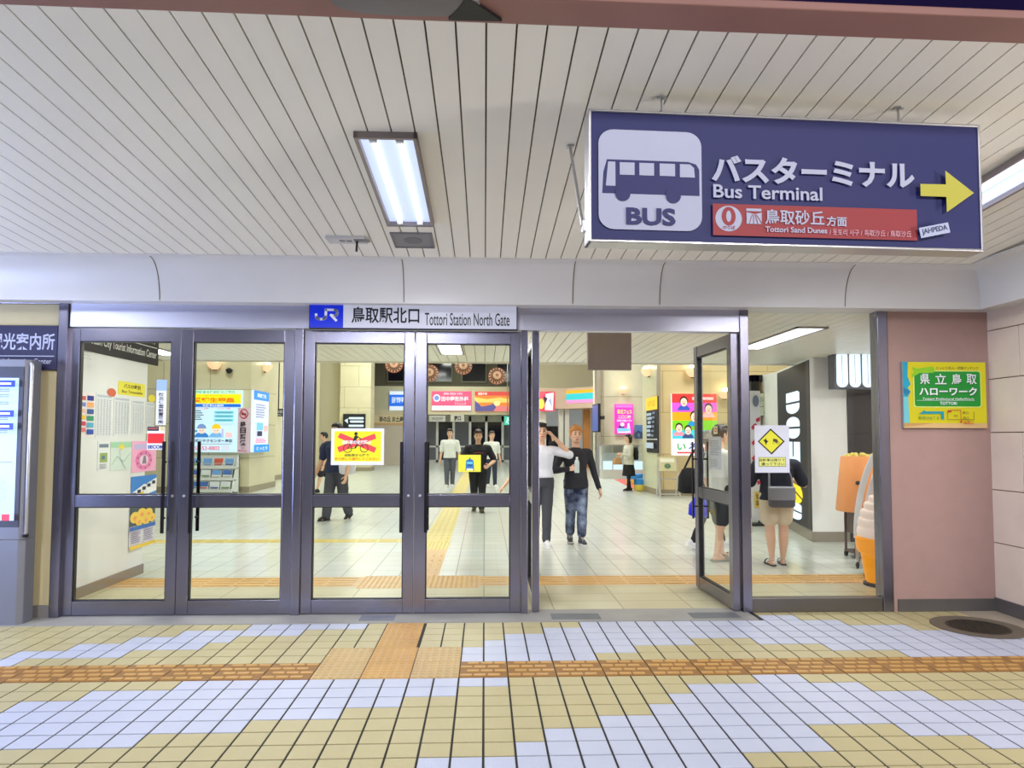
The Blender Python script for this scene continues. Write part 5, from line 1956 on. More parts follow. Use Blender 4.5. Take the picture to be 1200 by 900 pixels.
ceiling_panel(5.6, 7.6, 0.17, 0.62, VZ, 'passage ceiling light over the orange tub', E_PASS)
for (x, y) in ((-6, 14.5), (0, 14.5), (6, 14.5), (-3.5, 22), (2.5, 22), (-4, 28), (2, 28), (-2, 36), (8.5, 22.5)):
    ceiling_panel(x, y, 0.9, 0.9, 6.5, 'square ceiling light high in the hall', E_HALL, (0.98, 1.0, 0.93))
# ================================================================== people
SKIN = pm('skin', (226, 180, 152), 0.5, noise=0.05, scale=8)
EYE = pm('eye_dark', (34, 26, 24), 0.3)
LIP = pm('lips', (190, 112, 104), 0.45)
BROW = pm('eyebrow', (50, 38, 32), 0.7)


def cloth(name, rgb, noise=0.12, scale=14):
    return pm('cloth_' + name, rgb, 0.85, noise=noise, scale=scale, bump=0.25, bscale=120)


def bake(mb, name, voxel, smooth=2, disp=0.0, dscale=0.12, parent=None):
    """melts the pieces of mb into one continuous skin"""
    o = mb.build(name)
    r = o.modifiers.new('r', 'REMESH'); r.mode = 'VOXEL'; r.voxel_size = voxel
    s = o.modifiers.new('s', 'SMOOTH'); s.iterations = smooth; s.factor = 0.5
    if disp:
        tx = bpy.data.textures.get('folds') or bpy.data.textures.new('folds', 'CLOUDS')
        tx.noise_scale = dscale
        d = o.modifiers.new('d', 'DISPLACE'); d.texture = tx; d.strength = disp; d.mid_level = 0.5; d.texture_coords = 'LOCAL'
    dg = bpy.context.evaluated_depsgraph_get()
    me = bpy.data.meshes.new_from_object(o.evaluated_get(dg))
    mats = list(mb.mats)
    old = o.data
    o.modifiers.clear()
    o.data = me
    bpy.data.meshes.remove(old)
    me.name = name
    me.materials.clear()
    me.materials.append(mats[0])
    me.polygons.foreach_set('material_index', [0] * len(me.polygons))
    me.polygons.foreach_set('use_smooth', [True] * len(me.polygons))
    if parent is not None:
        o.parent = parent
    return o


def paint(o, spots):
    """gives small features of a body their own material: (centre, radii, material)"""
    me = o.data
    for c, r, m in spots:
        if m.name not in [q.name for q in me.materials]:
            me.materials.append(m)
        i = [q.name for q in me.materials].index(m.name)
        for p in me.polygons:
            d = p.center - c
            if (d.x / r[0]) ** 2 + (d.y / r[1]) ** 2 + (d.z / r[2]) ** 2 < 1:
                p.material_index = i


def person(label, x, y, face, H, legs=((0, 0), (0, 0)), arms=None, lean=0.0, turn=0.0, nod=0.0, hair=None, shirt=None, sleeve=0.5, cuff=0.93,
           bottom=None, shoe=None, bulk=1.0, voxel=0.0065, female=False, bare=False, group=None, curl=(0.5, 0.5)):
    """legs: (swing, knee bend) left, right; arms: (elbow, wrist) offsets from the shoulder, as shares of the height; local +Y is forward"""
    s = H
    B = bulk
    hipw = 0.052 * s * max(1.0, B * 0.95)
    J = {}
    feet = []
    for i, sx in enumerate((-1, 1)):
        a, k = legs[i]
        hip = Vector((sx * hipw, 0, 0))
        knee = hip + 0.245 * s * Vector((-sx * 0.03, math.sin(a), -math.cos(a)))
        ank = knee + 0.235 * s * Vector((-sx * 0.03, math.sin(a - k), -math.cos(a - k)))
        J[sx] = [hip, knee, ank]
        feet.append(ank.z)
    base = -min(feet) + 0.042 * s
    for sx in (-1, 1):
        J[sx] = [p + Vector((0, 0, base)) for p in J[sx]]
    pel = Vector((0, 0, base))
    RL = Matrix.Rotation(-lean, 4, 'X')

    def up(x_, y_, z_):
        return pel + RL @ Vector((x_ * s, y_ * s, z_ * s))
    RT = Matrix.Rotation(turn, 3, 'Z') @ Matrix.Rotation(-nod, 3, 'X')
    neck = up(0, -0.005, 0.285)
    HS = 1.10
    hc = neck + RL.to_3x3() @ Vector((0, 0.012 * s, 0.114 * s))

    def hp(x_, y_, z_):
        return hc + RT @ Vector((x_ * s * HS, y_ * s * HS, z_ * s * HS))
    # ---- body
    b = MB()
    b.ell(hc, (0.043 * s * HS, 0.054 * s * HS, 0.062 * s * HS), SKIN, 18, 12, R=RT)
    b.ell(hp(0, 0.014, -0.032), (0.034 * s * HS, 0.037 * s * HS, 0.037 * s * HS), SKIN, 14, 10, R=RT)
    b.cap(hp(0, 0.050, 0.006), 0.006 * s, hp(0, 0.061, -0.014), 0.0085 * s, SKIN, 8)
    b.ell(hp(0, 0.047, -0.036), (0.014 * s, 0.006 * s, 0.006 * s), SKIN, 10, 6, R=RT)
    for sx in (-1, 1):
        b.ell(hp(sx * 0.044, -0.004, -0.005), (0.006 * s, 0.012 * s, 0.018 * s), SKIN, 10, 6, R=RT)
    b.cap(neck - Vector((0, 0, 0.03 * s)), 0.033 * s, hp(0, -0.008, -0.035), 0.03 * s, SKIN)
    tor = []
    shw = (0.100 if female else 0.112) * B
    for (z, rx, ry, yy) in ((-0.03, 0.082, 0.058, 0), (0.04, 0.078, 0.052, 0), (0.10, 0.074, 0.048, 0.004), (0.17, 0.086, 0.056, 0.006), (0.225, 0.092, 0.056, 0.002), (0.265, 0.07, 0.042, -0.002), (0.29, 0.035, 0.03, -0.004)):
        p = up(0, yy, z)
        tor.append((p.x, p.y, p.z, rx * s * B, ry * s * B))
    b.loft(tor, SKIN, 18)
    SH = {}
    for i, sx in enumerate((-1, 1)):
        sh = up(sx * shw, -0.002, 0.245)
        if arms and arms[i]:
            e_, w_ = arms[i]
            el = sh + Vector(e_) * s
            wr = sh + Vector(w_) * s
        else:
            el = sh + Vector((sx * 0.032, -0.012, -0.17)) * s
            wr = sh + Vector((sx * 0.042, 0.03, -0.318)) * s
        SH[sx] = (sh, el, wr)
        b.cap(up(sx * shw * 0.7, 0, 0.25), 0.03 * s * B, sh, 0.029 * s * B, SKIN)
        b.cap(sh, 0.027 * s * B, el, 0.0205 * s * B, SKIN)
        m_ = el.lerp(wr, 0.3)
        b.cap(el, 0.0205 * s * B, m_, 0.0215 * s * B, SKIN); b.cap(m_, 0.0215 * s * B, wr, 0.0145 * s * B, SKIN)
        # hand: palm, four fingers in two joints, thumb
        d = (wr - el).normalized()
        inw = Vector((-sx, 0.15, 0.0))
        inw = (inw - d * inw.dot(d)).normalized()          # palm faces the body
        if arms and arms[i] and len(arms[i]) > 2:
            pass
        lat = d.cross(inw).normalized()
        if lat.y < 0:
            lat = -lat                                    # towards the thumb, forwards
        if abs(d.z) < 0.5 and lat.z < 0:
            lat = -lat
        pc = wr + d * 0.032 * s
        for q in (-0.012, 0.0, 0.012):
            b.cap(wr + d * 0.006 * s + lat * q * 0.7 * s, 0.0105 * s, wr + d * 0.052 * s + lat * q * s, 0.0095 * s, SKIN, 8)
        cu = curl[i]
        for q, ln_ in ((0.019, 0.043), (0.0065, 0.048), (-0.006, 0.045), (-0.018, 0.036)):
            r0 = wr + d * 0.052 * s + lat * q * s
            d1 = (d * math.cos(cu * 0.8) + inw * math.sin(cu * 0.8) + lat * q * 3).normalized()
            r1 = r0 + d1 * ln_ * 0.5 * s
            d2 = (d * math.cos(cu * 2) + inw * math.sin(cu * 2)).normalized()
            r2 = r1 + d2 * ln_ * 0.5 * s
            b.cap(r0, 0.0056 * s, r1, 0.0052 * s, SKIN, 7); b.cap(r1, 0.0052 * s, r2, 0.0042 * s, SKIN, 7)
        t0 = wr + d * 0.018 * s + lat * 0.012 * s
        t1 = t0 + (d * 0.55 + lat * 0.7 + inw * 0.35).normalized() * 0.026 * s
        t2 = t1 + (d * 0.8 + lat * 0.15 + inw * 0.6).normalized() * 0.024 * s
        b.cap(t0, 0.0075 * s, t1, 0.0062 * s, SKIN, 7); b.cap(t1, 0.0062 * s, t2, 0.005 * s, SKIN, 7)
    for sx in (-1, 1):
        hip, knee, ank = J[sx]
        b.cap(hip, 0.046 * s * B, knee, 0.029 * s * B, SKIN)
        m_ = knee.lerp(ank, 0.3) + Vector((0, -0.006 * s, 0))
        b.cap(knee, 0.029 * s * B, m_, 0.0295 * s * B, SKIN); b.cap(m_, 0.0295 * s * B, ank, 0.0175 * s, SKIN)
    FT = {}
    for i, sx in enumerate((-1, 1)):
        a, k = legs[i]
        pitch = max(-0.9, min(0.35, (a - k) * 0.9)) if J[sx][2].z > base + min(feet) + 0.012 * s else 0.0
        M = Matrix.Translation(J[sx][2]) @ Matrix.Rotation(pitch, 4, 'X') @ Matrix.Rotation(-sx * 0.12, 4, 'Z')
        FT[sx] = M
        f = lambda x_, y_, z_: M @ Vector((x_ * s, y_ * s, z_ * s))
        b.cap(f(0, -0.02, -0.026), 0.017 * s, f(0, 0.055, -0.028), 0.015 * s, SKIN, 10)
        b.cap(f(0, -0.004, 0.0), 0.018 * s, f(0, 0.05, -0.022), 0.015 * s, SKIN, 10)
        for q in range(5):
            b.cap(f((q - 2) * 0.008 * -sx, 0.06, -0.03), 0.0075 * s, f((q - 2) * 0.009 * -sx, 0.092 - 0.004 * q, -0.034), 0.006 * s, SKIN, 7)
    root = bake(b, 'person', voxel, 1)
    ez = 0.004
    paint(root, [(hp(sx * 0.0175, 0.052, ez), (0.0095 * s, 0.02 * s, 0.0052 * s), EYE) for sx in (-1, 1)]
          + [(hp(sx * 0.0185, 0.052, ez + 0.0145), (0.013 * s, 0.02 * s, 0.0040 * s), BROW) for sx in (-1, 1)]
          + [(hp(0, 0.052, -0.036), (0.0150 * s, 0.02 * s, 0.0055 * s), LIP)])
    # ---- hair
    if hair:
        m, style = hair
        h = MB()
        h.ell(hp(0, -0.0105, 0.0135), (0.0475 * s * HS, 0.0535 * s * HS, 0.060 * s * HS), m, 20, 12, R=RT)
        h.ell(hp(0, 0.012, 0.046), (0.040 * s * HS, 0.040 * s * HS, 0.025 * s * HS), m, 16, 8, R=RT)
        if style in ('short', 'spiky', 'long', 'bob'):
            for q in range(7):
                t_ = (q - 3) / 3
                h.cap(hp(t_ * 0.030, 0.034 - 0.012 * t_ * t_, 0.054), 0.011 * s, hp(t_ * 0.036 + 0.004, 0.046 - 0.016 * t_ * t_, 0.034), 0.005 * s, m, 7)
            for sx in (-1, 1):
                h.cap(hp(sx * 0.042, 0.012, 0.03), 0.011 * s, hp(sx * 0.043, 0.008, -0.004), 0.006 * s, m, 7)
        if style == 'spiky':
            rs = random.Random(5)
            for q in range(30):
                u = rs.uniform(0, 2 * PI); v = rs.uniform(0.1, 1.0)
                c0 = (0.036 * v * math.cos(u), 0.042 * v * math.sin(u) - 0.004, 0.058 - 0.02 * v * v)
                h.cap(hp(*c0), 0.011 * s, hp(c0[0] * 1.35 + rs.uniform(-.006, .006), c0[1] * 1.3 + 0.004, c0[2] + rs.uniform(0.012, 0.026)), 0.004 * s, m, 6)
        if style in ('bob', 'long'):
            L_ = -0.062 if style == 'bob' else -0.10
            for q in range(9):
                u = PI * (0.02 + 0.96 * q / 8)
                cx_, cy_ = 0.046 * math.cos(u), -0.004 - 0.048 * math.sin(u)
                h.cap(hp(cx_, cy_, 0.02), 0.016 * s, hp(cx_ * 1.06, cy_ * 1.02 + 0.004, L_), 0.012 * s, m, 8)
        bake(h, 'hair', 0.006 if style != 'bob' else 0.008, 1, parent=root)
    # ---- shirt
    if shirt:
        m, hem = shirt
        c = MB()
        st = []
        prof = [(hem, 0.106, 0.083, 0.0), (0.02, 0.101, 0.077, 0.0), (0.10, 0.092, 0.066, 0.002), (0.17, 0.100, 0.070, 0.004), (0.225, 0.106, 0.068, 0.001), (0.262, 0.082, 0.052, -0.003), (0.283, 0.047, 0.042, -0.005), (0.292, 0.038, 0.036, -0.004)]
        if hem > 0.02:
            prof.pop(1)
        for (z, rx, ry, yy) in prof:
            p = up(0, yy, z)
            st.append((p.x, p.y, p.z, rx * s * B, ry * s * B))
        c.loft(st, m, 24)
        for sx in (-1, 1):
            sh, el, wr = SH[sx]
            c.cap(up(sx * shw * 0.62, 0, 0.245), 0.042 * s * B, sh, 0.038 * s * B, m)
            if sleeve <= 0.5:
                t_ = sleeve / 0.5
                c.cap(sh, 0.038 * s * B, sh.lerp(el, t_), 0.036 * s * B, m)
            else:
                c.cap(sh, 0.037 * s * B, el, 0.029 * s * B, m)
                c.cap(el, 0.029 * s * B, el.lerp(wr, min(1, (sleeve - 0.5) * 2) * 0.97), 0.0225 * s * B, m)
        bake(c, 'shirt', 0.011, 2, 0.012, 0.11, root)
    # ---- trousers, shorts or skirt
    if bottom:
        m, kind, end = bottom
        c = MB()
        st = []
        for (z, rx, ry) in ((0.055, 0.088, 0.064), (0.0, 0.094, 0.07), (-0.04, 0.096, 0.072)):
            p = up(0, 0, z)
            st.append((p.x, p.y, p.z, rx * s * B, ry * s * B))
        if kind == 'skirt':
            st = st[:2] + [(pel.x, pel.y, pel.z - end * s * 0.5, 0.112 * s, 0.10 * s), (pel.x, pel.y, pel.z - end * s, 0.125 * s, 0.115 * s)]
            c.loft(st, m, 24, pw=2)
            bake(c, 'skirt', 0.011, 2, 0.012, 0.1, root)
        else:
            c.loft(st, m, 24)
            for sx in (-1, 1):
                hip, knee, ank = J[sx]
                if kind == 'shorts':
                    t_ = hip.lerp(knee, end)
                    c.cap(hip, 0.058 * s * B, t_, 0.054 * s * B, m)
                else:
                    r0, r1, r2 = (0.056, 0.043, 0.034) if kind == 'trousers' else ((0.053, 0.036, 0.027) if kind == 'slim' else (0.057, 0.047, 0.040))
                    c.cap(hip, r0 * s * B, knee, r1 * s * B, m)
                    c.cap(knee, r1 * s * B, knee.lerp(ank, cuff), r2 * s * B, m)
            bake(c, 'shorts' if kind == 'shorts' else 'trousers', 0.011, 2, 0.014, 0.10, root)
    # ---- shoes
    if shoe:
        m, ms, kind = shoe
        for sx in (-1, 1):
            M = FT[sx]
            f = lambda x_, y_, z_: M @ Vector((x_ * s, y_ * s, z_ * s))
            so = MB()
            out = []
            for (w_, y_) in ((0.012, -0.046), (0.022, -0.036), (0.024, 0.0), (0.029, 0.05), (0.028, 0.08), (0.018, 0.102), (0.006, 0.108)):
                out.append((w_, y_))
            pts = [(w_ * s, y_ * s) for w_, y_ in out] + [(-w_ * s, y_ * s) for w_, y_ in reversed(out)]
            if kind == 'sandal':
                so.prism(pts, -0.042 * s, -0.032 * s, ms, M)
                o = so.build('sandal', root, bevel=0.003)
                st = MB()
                arc = [f(0.030 * math.cos(PI * q / 8), 0.055 + 0.004 * math.sin(PI * q / 8), -0.036 + 0.036 * math.sin(PI * q / 8)) for q in range(9)]
                arc2 = [p + (M.to_3x3() @ Vector((0, 0.028 * s, -0.004 * s))) for p in arc]
                st.rings([[tuple(p) for p in arc], [tuple(p) for p in arc2]], m, closed=False)
                t2 = [p * 1.0 + (M.to_3x3() @ Vector((0, 0, 0.005))) for p in arc]
                t3 = [p * 1.0 + (M.to_3x3() @ Vector((0, 0, 0.005))) for p in arc2]
                st.rings([[tuple(p) for p in t2], [tuple(p) for p in t3]], m, closed=False)
                st.build('strap', o)
                continue
            c = MB()
            c.cap(f(0, -0.022, -0.018), 0.024 * s, f(0, 0.03, -0.014), 0.025 * s, m, 12)
            c.cap(f(0, 0.03, -0.016), 0.024 * s, f(0, 0.083, -0.025), 0.019 * s, m, 12)
            c.cap(f(0, -0.016, -0.02), 0.023 * s, f(0, -0.006, 0.03 if kind == 'high' else 0.006), 0.025 * s, m, 12)
            o = bake(c, 'shoe', 0.006, 2, parent=root)
            inv = M.inverted()
            for v in o.data.vertices:
                q = inv @ v.co
                if q.z < -0.034 * s:
                    q.z = -0.034 * s
                    v.co = M @ q
            so.prism(pts, -0.042 * s, -0.031 * s, ms, M)
            so.build('sole', o, bevel=0.003)
            la = MB()
            for q in range(4):
                la.cap(f(-0.011, 0.03 + 0.011 * q, 0.012 - 0.006 * q), 0.0022 * s, f(0.011, 0.033 + 0.011 * q, 0.012 - 0.006 * q), 0.0022 * s, ms, 6)
            la.build('laces', o)
    root.location = (x, y, 0)
    root.rotation_euler = (0, 0, face)
    tag(root, label, 'person', group)

    def W(v):
        return Matrix.Translation((x, y, 0)) @ Matrix.Rotation(face, 4, 'Z') @ Vector(v)
    return root, dict(SH=SH, J=J, up=up, hp=hp, W=W, s=s, pel=pel)


HB = pm('hair_black', (34, 28, 28), 0.45, noise=0.3, scale=60)
HBR = pm('hair_brown', (62, 44, 36), 0.5, noise=0.3, scale=60)
HOR = pm('hair_orange', (196, 132, 62), 0.55, noise=0.35, scale=40)
HGR = pm('hat_grey', (150, 146, 142), 0.8)
TOCAM = PI                                    # facing the viewer


def pos(px, py):
    return fl(px, py)


# man with orange hair and a bottle
DENIM = pm('denim_washed', (74, 84, 112), 0.85, noise=0.3, scale=9, bump=0.3, bscale=120)
_nt = DENIM.node_tree
_n = _nt.nodes.new('ShaderNodeTexNoise'); _n.inputs['Scale'].default_value = 7.0; _n.inputs['Detail'].default_value = 6
_tc = _nt.nodes.new('ShaderNodeTexCoord'); _nt.links.new(_tc.outputs['Object'], _n.inputs['Vector'])
_cr = _nt.nodes.new('ShaderNodeValToRGB')
_cr.color_ramp.elements[0].position = 0.40; _cr.color_ramp.elements[0].color = lin((52, 60, 86))
_cr.color_ramp.elements[1].position = 0.66; _cr.color_ramp.elements[1].color = lin((150, 164, 194))
_nt.links.new(_n.outputs['Fac'], _cr.inputs['Fac']); _nt.links.new(_cr.outputs['Color'], _nt.nodes['Principled BSDF'].inputs['Base Color'])
BLK = cloth('black', (34, 34, 40))
BLK2 = cloth('black_print', (42, 42, 50), 0.5, 6)
p = pos(675, 637)
r7, k7 = person('man with orange hair in a black top and washed jeans carrying a bottle', p.x, p.y, TOCAM + 0.08, 1.64, ((0.16, 0.12), (-0.06, 0.20)),
                (((-0.048, -0.010, -0.165), (-0.080, 0.045, -0.300)), ((0.075, 0.0, -0.150), (-0.030, 0.125, -0.130))), turn=0.05, hair=(HOR, 'spiky'),
                shirt=(BLK2, -0.055), sleeve=1.0, bottom=(DENIM, 'loose', 1), shoe=(cloth('shoe_charcoal', (78, 80, 88)), C(226, 226, 226), 'high'), bulk=0.99, cuff=0.78, voxel=0.0055, curl=(0.5, 0.75))
patch = pm('sleeve_patch', (92, 96, 108), 0.85, noise=0.4, scale=8)
# bottle in the raised hand
sh, el, wr = k7['SH'][1]
d_ = (wr - el).normalized()
hand = wr + d_ * 0.066 * 1.64
bp = k7['W'](hand + Vector((-0.012, 0.03, 0)))
s = thing('plastic_bottle', 'clear drink bottle with a pale cream filling held by the orange haired man', 'bottle', bp + Vector((0, 0, -0.06)))
mb = MB(); mb.lathe([(0, 0), (0.03, 0), (0.033, 0.01), (0.031, 0.05), (0.033, 0.09), (0, 0.09)], (0, 0, 0), C(240, 214, 176), 18); mb.build('drink', s, smooth=True)
mb = MB(); mb.lathe([(0.0335, 0.0), (0.034, 0.09), (0.034, 0.135), (0.026, 0.165), (0.014, 0.18), (0.014, 0.195), (0, 0.195)], (0, 0, 0), pm('bottle_plastic', (206, 220, 216), 0.15, noise=0.1), 18); mb.build('bottle_body', s, smooth=True)
mb = MB(); mb.lathe([(0.016, 0.19), (0.016, 0.212), (0, 0.213)], (0, 0, 0), WHITE, 14); mb.build('cap', s, smooth=True)

# man in a white shirt, hand at his head
WSH = cloth('white_shirt', (226, 228, 240), 0.05)
CHAR = cloth('charcoal', (70, 72, 80))
p = pos(634, 640)
r6, k6 = person('man in a white shirt and charcoal trousers with one hand raised to his head', p.x, p.y, TOCAM + 0.05, 1.68, ((0.10, 0.06), (-0.12, 0.10)),
                (((-0.125, 0.03, -0.035), (0.012, 0.035, 0.110)), ((0.085, -0.01, -0.155), (0.185, 0.03, -0.275))), turn=0.0, hair=(HB, 'short'),
                shirt=(WSH, 0.03), sleeve=0.46, bottom=(CHAR, 'trousers', 1), shoe=(cloth('white_shoe', (228, 228, 230), 0.04), C(236, 236, 236), 'low'), voxel=0.0055, curl=(0.6, 0.5))
mb = MB()
pl = k6['pel']
q = k6['up'](0, 0, 0.05)
st = []
for z in (-0.014, 0.014):
    st.append((q.x, q.y, q.z + z, 0.092 * 1.68, 0.069 * 1.68))
mb.loft(st, BLACK, 28); mb.build('belt', r6)

# man in a navy T-shirt at the left
p = pos(394, 609)
NV = cloth('navy', (40, 48, 82))
r1_, k1 = person('man in a navy T-shirt and dark grey trousers walking behind the bicycle notice', p.x, p.y, TOCAM - 0.5, 1.74, ((-0.16, 0.30), (0.24, 0.06)),
                 (((-0.045, 0.03, -0.165), (-0.07, 0.10, -0.30)), ((0.06, 0.02, -0.165), (0.085, 0.09, -0.315))), turn=-0.1, hair=(HB, 'short'),
                 shirt=(NV, -0.03), sleeve=0.36, bottom=(cloth('dark_grey', (74, 74, 84)), 'loose', 1), shoe=(BLACK, BLACK, 'low'), bulk=1.18)
mb = MB()
q = k1['W'](k1['up'](-0.16, 0.03, 0.03))
mb.loft([(0, 0, -0.13, 0.10, 0.06), (0, 0, -0.10, 0.14, 0.08), (0, 0, 0.02, 0.15, 0.085), (0, 0, 0.12, 0.10, 0.05), (0, 0, 0.15, 0.04, 0.03)], C(222, 222, 232), 20, pw=2.2)
tag(mb.build('white_bag', None, q, 0.3, smooth=True), 'small white bag at the hip of the man in navy', 'bag')
# boy behind him
p = pos(379, 577)
person('boy in dark clothes walking behind the man in the navy T-shirt', p.x, p.y, TOCAM - 1.2, 1.62, ((0.25, 0.05), (-0.2, 0.2)), turn=0, hair=(HB, 'short'),
       shirt=(cloth('dark_blue', (44, 50, 70)), 0.0), sleeve=0.36, bottom=(cloth('black_shorts', (36, 38, 44)), 'shorts', 0.9), shoe=(BLACK, BLACK, 'low'), voxel=0.008)
# white T-shirt man
p = pos(527, 571)
WT = cloth('white_tee', (228, 230, 226), 0.05)
person('man in a white T-shirt and grey jeans walking on the left of the trio', p.x, p.y, TOCAM - 0.1, 1.72, ((-0.05, 0.12), (0.14, 0.05)), hair=(HB, 'short'),
       shirt=(WT, -0.02), sleeve=0.42, bottom=(cloth('grey_jeans', (88, 92, 104)), 'trousers', 1), shoe=(C(226, 226, 226), C(240, 240, 240), 'low'), voxel=0.008, bulk=1.08)
# black T-shirt man
p = pos(560, 600)
rb, kb = person('man in a black printed T-shirt and black trousers, front of the trio', p.x, p.y, TOCAM + 0.05, 1.63, ((0.12, 0.06), (-0.12, 0.2)),
                (((-0.07, 0.02, -0.15), (-0.0, 0.13, -0.20)), ((0.07, 0.02, -0.15), (0.005, 0.13, -0.19))), hair=(HBR, 'short'), nod=0.15,
                shirt=(BLK, -0.03), sleeve=0.40, bottom=(cloth('black_trousers', (30, 30, 36)), 'trousers', 1), shoe=(cloth('olive_shoe', (70, 68, 56)), C(50, 50, 46), 'low'), bulk=1.12, curl=(0.9, 0.9))
mb = MB()
g = G(0, 0, 100, 30, 0.24, 0.07)
g.poly([(0, 16), (20, 6), (50, 2), (80, 6), (100, 16), (80, 13), (50, 10), (20, 13)], C(150, 60, 70))
q = kb['up'](0, 0.074 * 1.12 + 0.004, 0.185)
g.mb.build('chest_print', rb, q, rotz=PI)
# third of the trio
p = pos(576, 571)
person('man in a white T-shirt half hidden behind the man in black', p.x, p.y, TOCAM + 0.35, 1.66, ((0.18, 0.06), (-0.14, 0.15)), hair=(HBR, 'short'),
       shirt=(WT, -0.02), sleeve=0.42, bottom=(cloth('navy_trousers', (50, 56, 74)), 'trousers', 1), shoe=(C(226, 226, 226), C(240, 240, 240), 'low'), voxel=0.008)
# woman with a backpack
p = pos(737, 575)
CARD = cloth('grey_cardigan', (206, 206, 192), 0.06)
rw, kw = person('woman with black bobbed hair, grey cardigan and black skirt facing the showcase', p.x, p.y, PI / 2 + 0.25, 1.56, ((0.08, 0.03), (-0.06, 0.03)),
                (((-0.03, 0.05, -0.155), (0.02, 0.165, -0.13)), ((0.03, 0.03, -0.16), (0.0, 0.15, -0.19))), hair=(HB, 'bob'), female=True,
                shirt=(CARD, -0.06), sleeve=1.0, bottom=(cloth('black_skirt', (26, 26, 30)), 'skirt', 0.26), shoe=(BLACK, BLACK, 'low'), voxel=0.008, bulk=1.06)
mb = MB()
for sx in (-1, 1):
    hip, knee, ank = kw['J'][sx]
    mb.cap(hip, 0.05 * 1.56, knee, 0.036 * 1.56, BLK); mb.cap(knee, 0.036 * 1.56, ank, 0.026 * 1.56, BLK)
bake(mb, 'leggings', 0.01, 1, parent=rw)
q = kw['W'](kw['up'](0.0, -0.125, 0.14))
s = thing('backpack', 'small black backpack worn by the woman in the grey cardigan', 'bag', q, PI / 2 + 0.25)
mb = MB(); mb.loft([(0, 0, -0.19, 0.10, 0.05), (0, 0, -0.17, 0.13, 0.075), (0, 0, 0.05, 0.13, 0.07), (0, 0, 0.15, 0.10, 0.055), (0, 0, 0.18, 0.04, 0.03)], BLACK, 20); mb.build('pack', s, smooth=True)
mb = MB()
for sx in (-0.09, 0.09):
    mb.tube([(sx, 0.05, 0.13), (sx, 0.13, 0.20), (sx, 0.25, 0.16), (sx, 0.28, 0.02), (sx, 0.2, -0.12), (sx, 0.06, -0.14)], 0.014, BLACK, 8)
mb.build('shoulder_straps', s, smooth=True)
sh, el, wr = kw['SH'][1]
q = kw['W'](wr) + Vector((-0.05, -0.1, -0.08))
s = thing('tan_handbag', 'tan handbag held in front of the woman with the backpack', 'bag', q, 0.2)
mb = MB(); mb.loft([(0, 0, -0.10, 0.13, 0.05), (0, 0, -0.08, 0.15, 0.06), (0, 0, 0.03, 0.12, 0.05), (0, 0, 0.07, 0.08, 0.03)], pm('tan_leather', (196, 150, 104), 0.5), 18); mb.build('bag_body', s, smooth=True)
mb = MB(); mb.tube([(-0.07, 0, 0.06), (-0.05, 0, 0.14), (0, 0, 0.16), (0.05, 0, 0.14), (0.07, 0, 0.06)], 0.01, pm('tan_leather', (196, 150, 104), 0.5), 8); mb.build('handle', s, smooth=True)

# boy in a white T-shirt behind the open door
p = pos(845, 656)
SAND = C(150, 142, 130)
r9, k9 = person('boy in a white T-shirt and black shorts standing behind the open door', p.x, p.y, -PI / 2 + 0.35, 1.64, ((0.10, 0.04), (-0.10, 0.10)),
                (((-0.03, -0.02, -0.165), (-0.035, 0.03, -0.31)), ((0.035, 0.0, -0.165), (0.035, 0.06, -0.30))), hair=(HB, 'short'), turn=0.1,
                shirt=(WT, -0.04), sleeve=0.44, bottom=(cloth('black_shorts', (36, 38, 44)), 'shorts', 0.92), shoe=(SAND, SAND, 'sandal'), voxel=0.0055)
q = k9['W'](k9['SH'][1][2])
s = thing('plastic_bag', 'white plastic carrier bag hanging from the hand of the boy', 'bag', q + Vector((0.02, -0.02, -0.10)))
mb = MB()
mb.loft([(0, 0, -0.34, 0.08, 0.04), (0, 0, -0.30, 0.11, 0.06), (0, 0, -0.14, 0.10, 0.055), (0, 0, -0.05, 0.05, 0.03), (0, 0, 0.0, 0.018, 0.014)], pm('bag_film', (226, 220, 224), 0.4, noise=0.1, bump=0.4, bscale=20), 18)
mb.build('bag_body', s, smooth=True)
mb = MB()
mb.tube([(-0.012, 0, -0.01), (-0.02, 0, 0.04), (0, 0, 0.06), (0.02, 0, 0.04), (0.012, 0, -0.01)], 0.006, pm('bag_film', (226, 220, 224), 0.4), 7)
mb.build('handle', s, smooth=True)
# person in black beyond him
p = pos(832, 642)
r10, k10 = person('person in black with a grey hat walking beyond the boy in white', p.x, p.y, -PI / 2 + 0.1, 1.60, ((0.30, 0.04), (-0.30, 0.12)),
                  (((-0.03, -0.06, -0.155), (-0.03, -0.06, -0.30)), ((0.03, 0.0, -0.165), (0.03, 0.05, -0.31))), hair=(HGR, 'plain'),
                  shirt=(BLK, -0.04), sleeve=1.0, bottom=(cloth('black_trousers', (30, 30, 36)), 'slim', 1), shoe=(C(230, 230, 232), C(240, 240, 240), 'low'))
mb = MB()
q = k10['hp'](0, -0.004, 0.028)
mb.lathe([(0.075, -0.02), (0.125, -0.045), (0.128, -0.041), (0.08, -0.006), (0.077, 0.05), (0.06, 0.068), (0.0, 0.072)], tuple(q), HGR, 28)
mb.build('hat', r10, smooth=True)
q = at(803, 563, 9.3)
s = thing('black_shoulder_bag', 'bulky black bag at the side of the person in black', 'bag', q + Vector((0.06, 0, 0)))
mb = MB(); mb.loft([(0, 0, -0.17, 0.12, 0.08), (0, 0, -0.14, 0.16, 0.10), (0, 0, 0.05, 0.15, 0.10), (0, 0, 0.15, 0.10, 0.06), (0, 0, 0.17, 0.04, 0.03)], cloth('bag_black', (28, 28, 32)), 20); mb.build('bag_body', s, smooth=True)
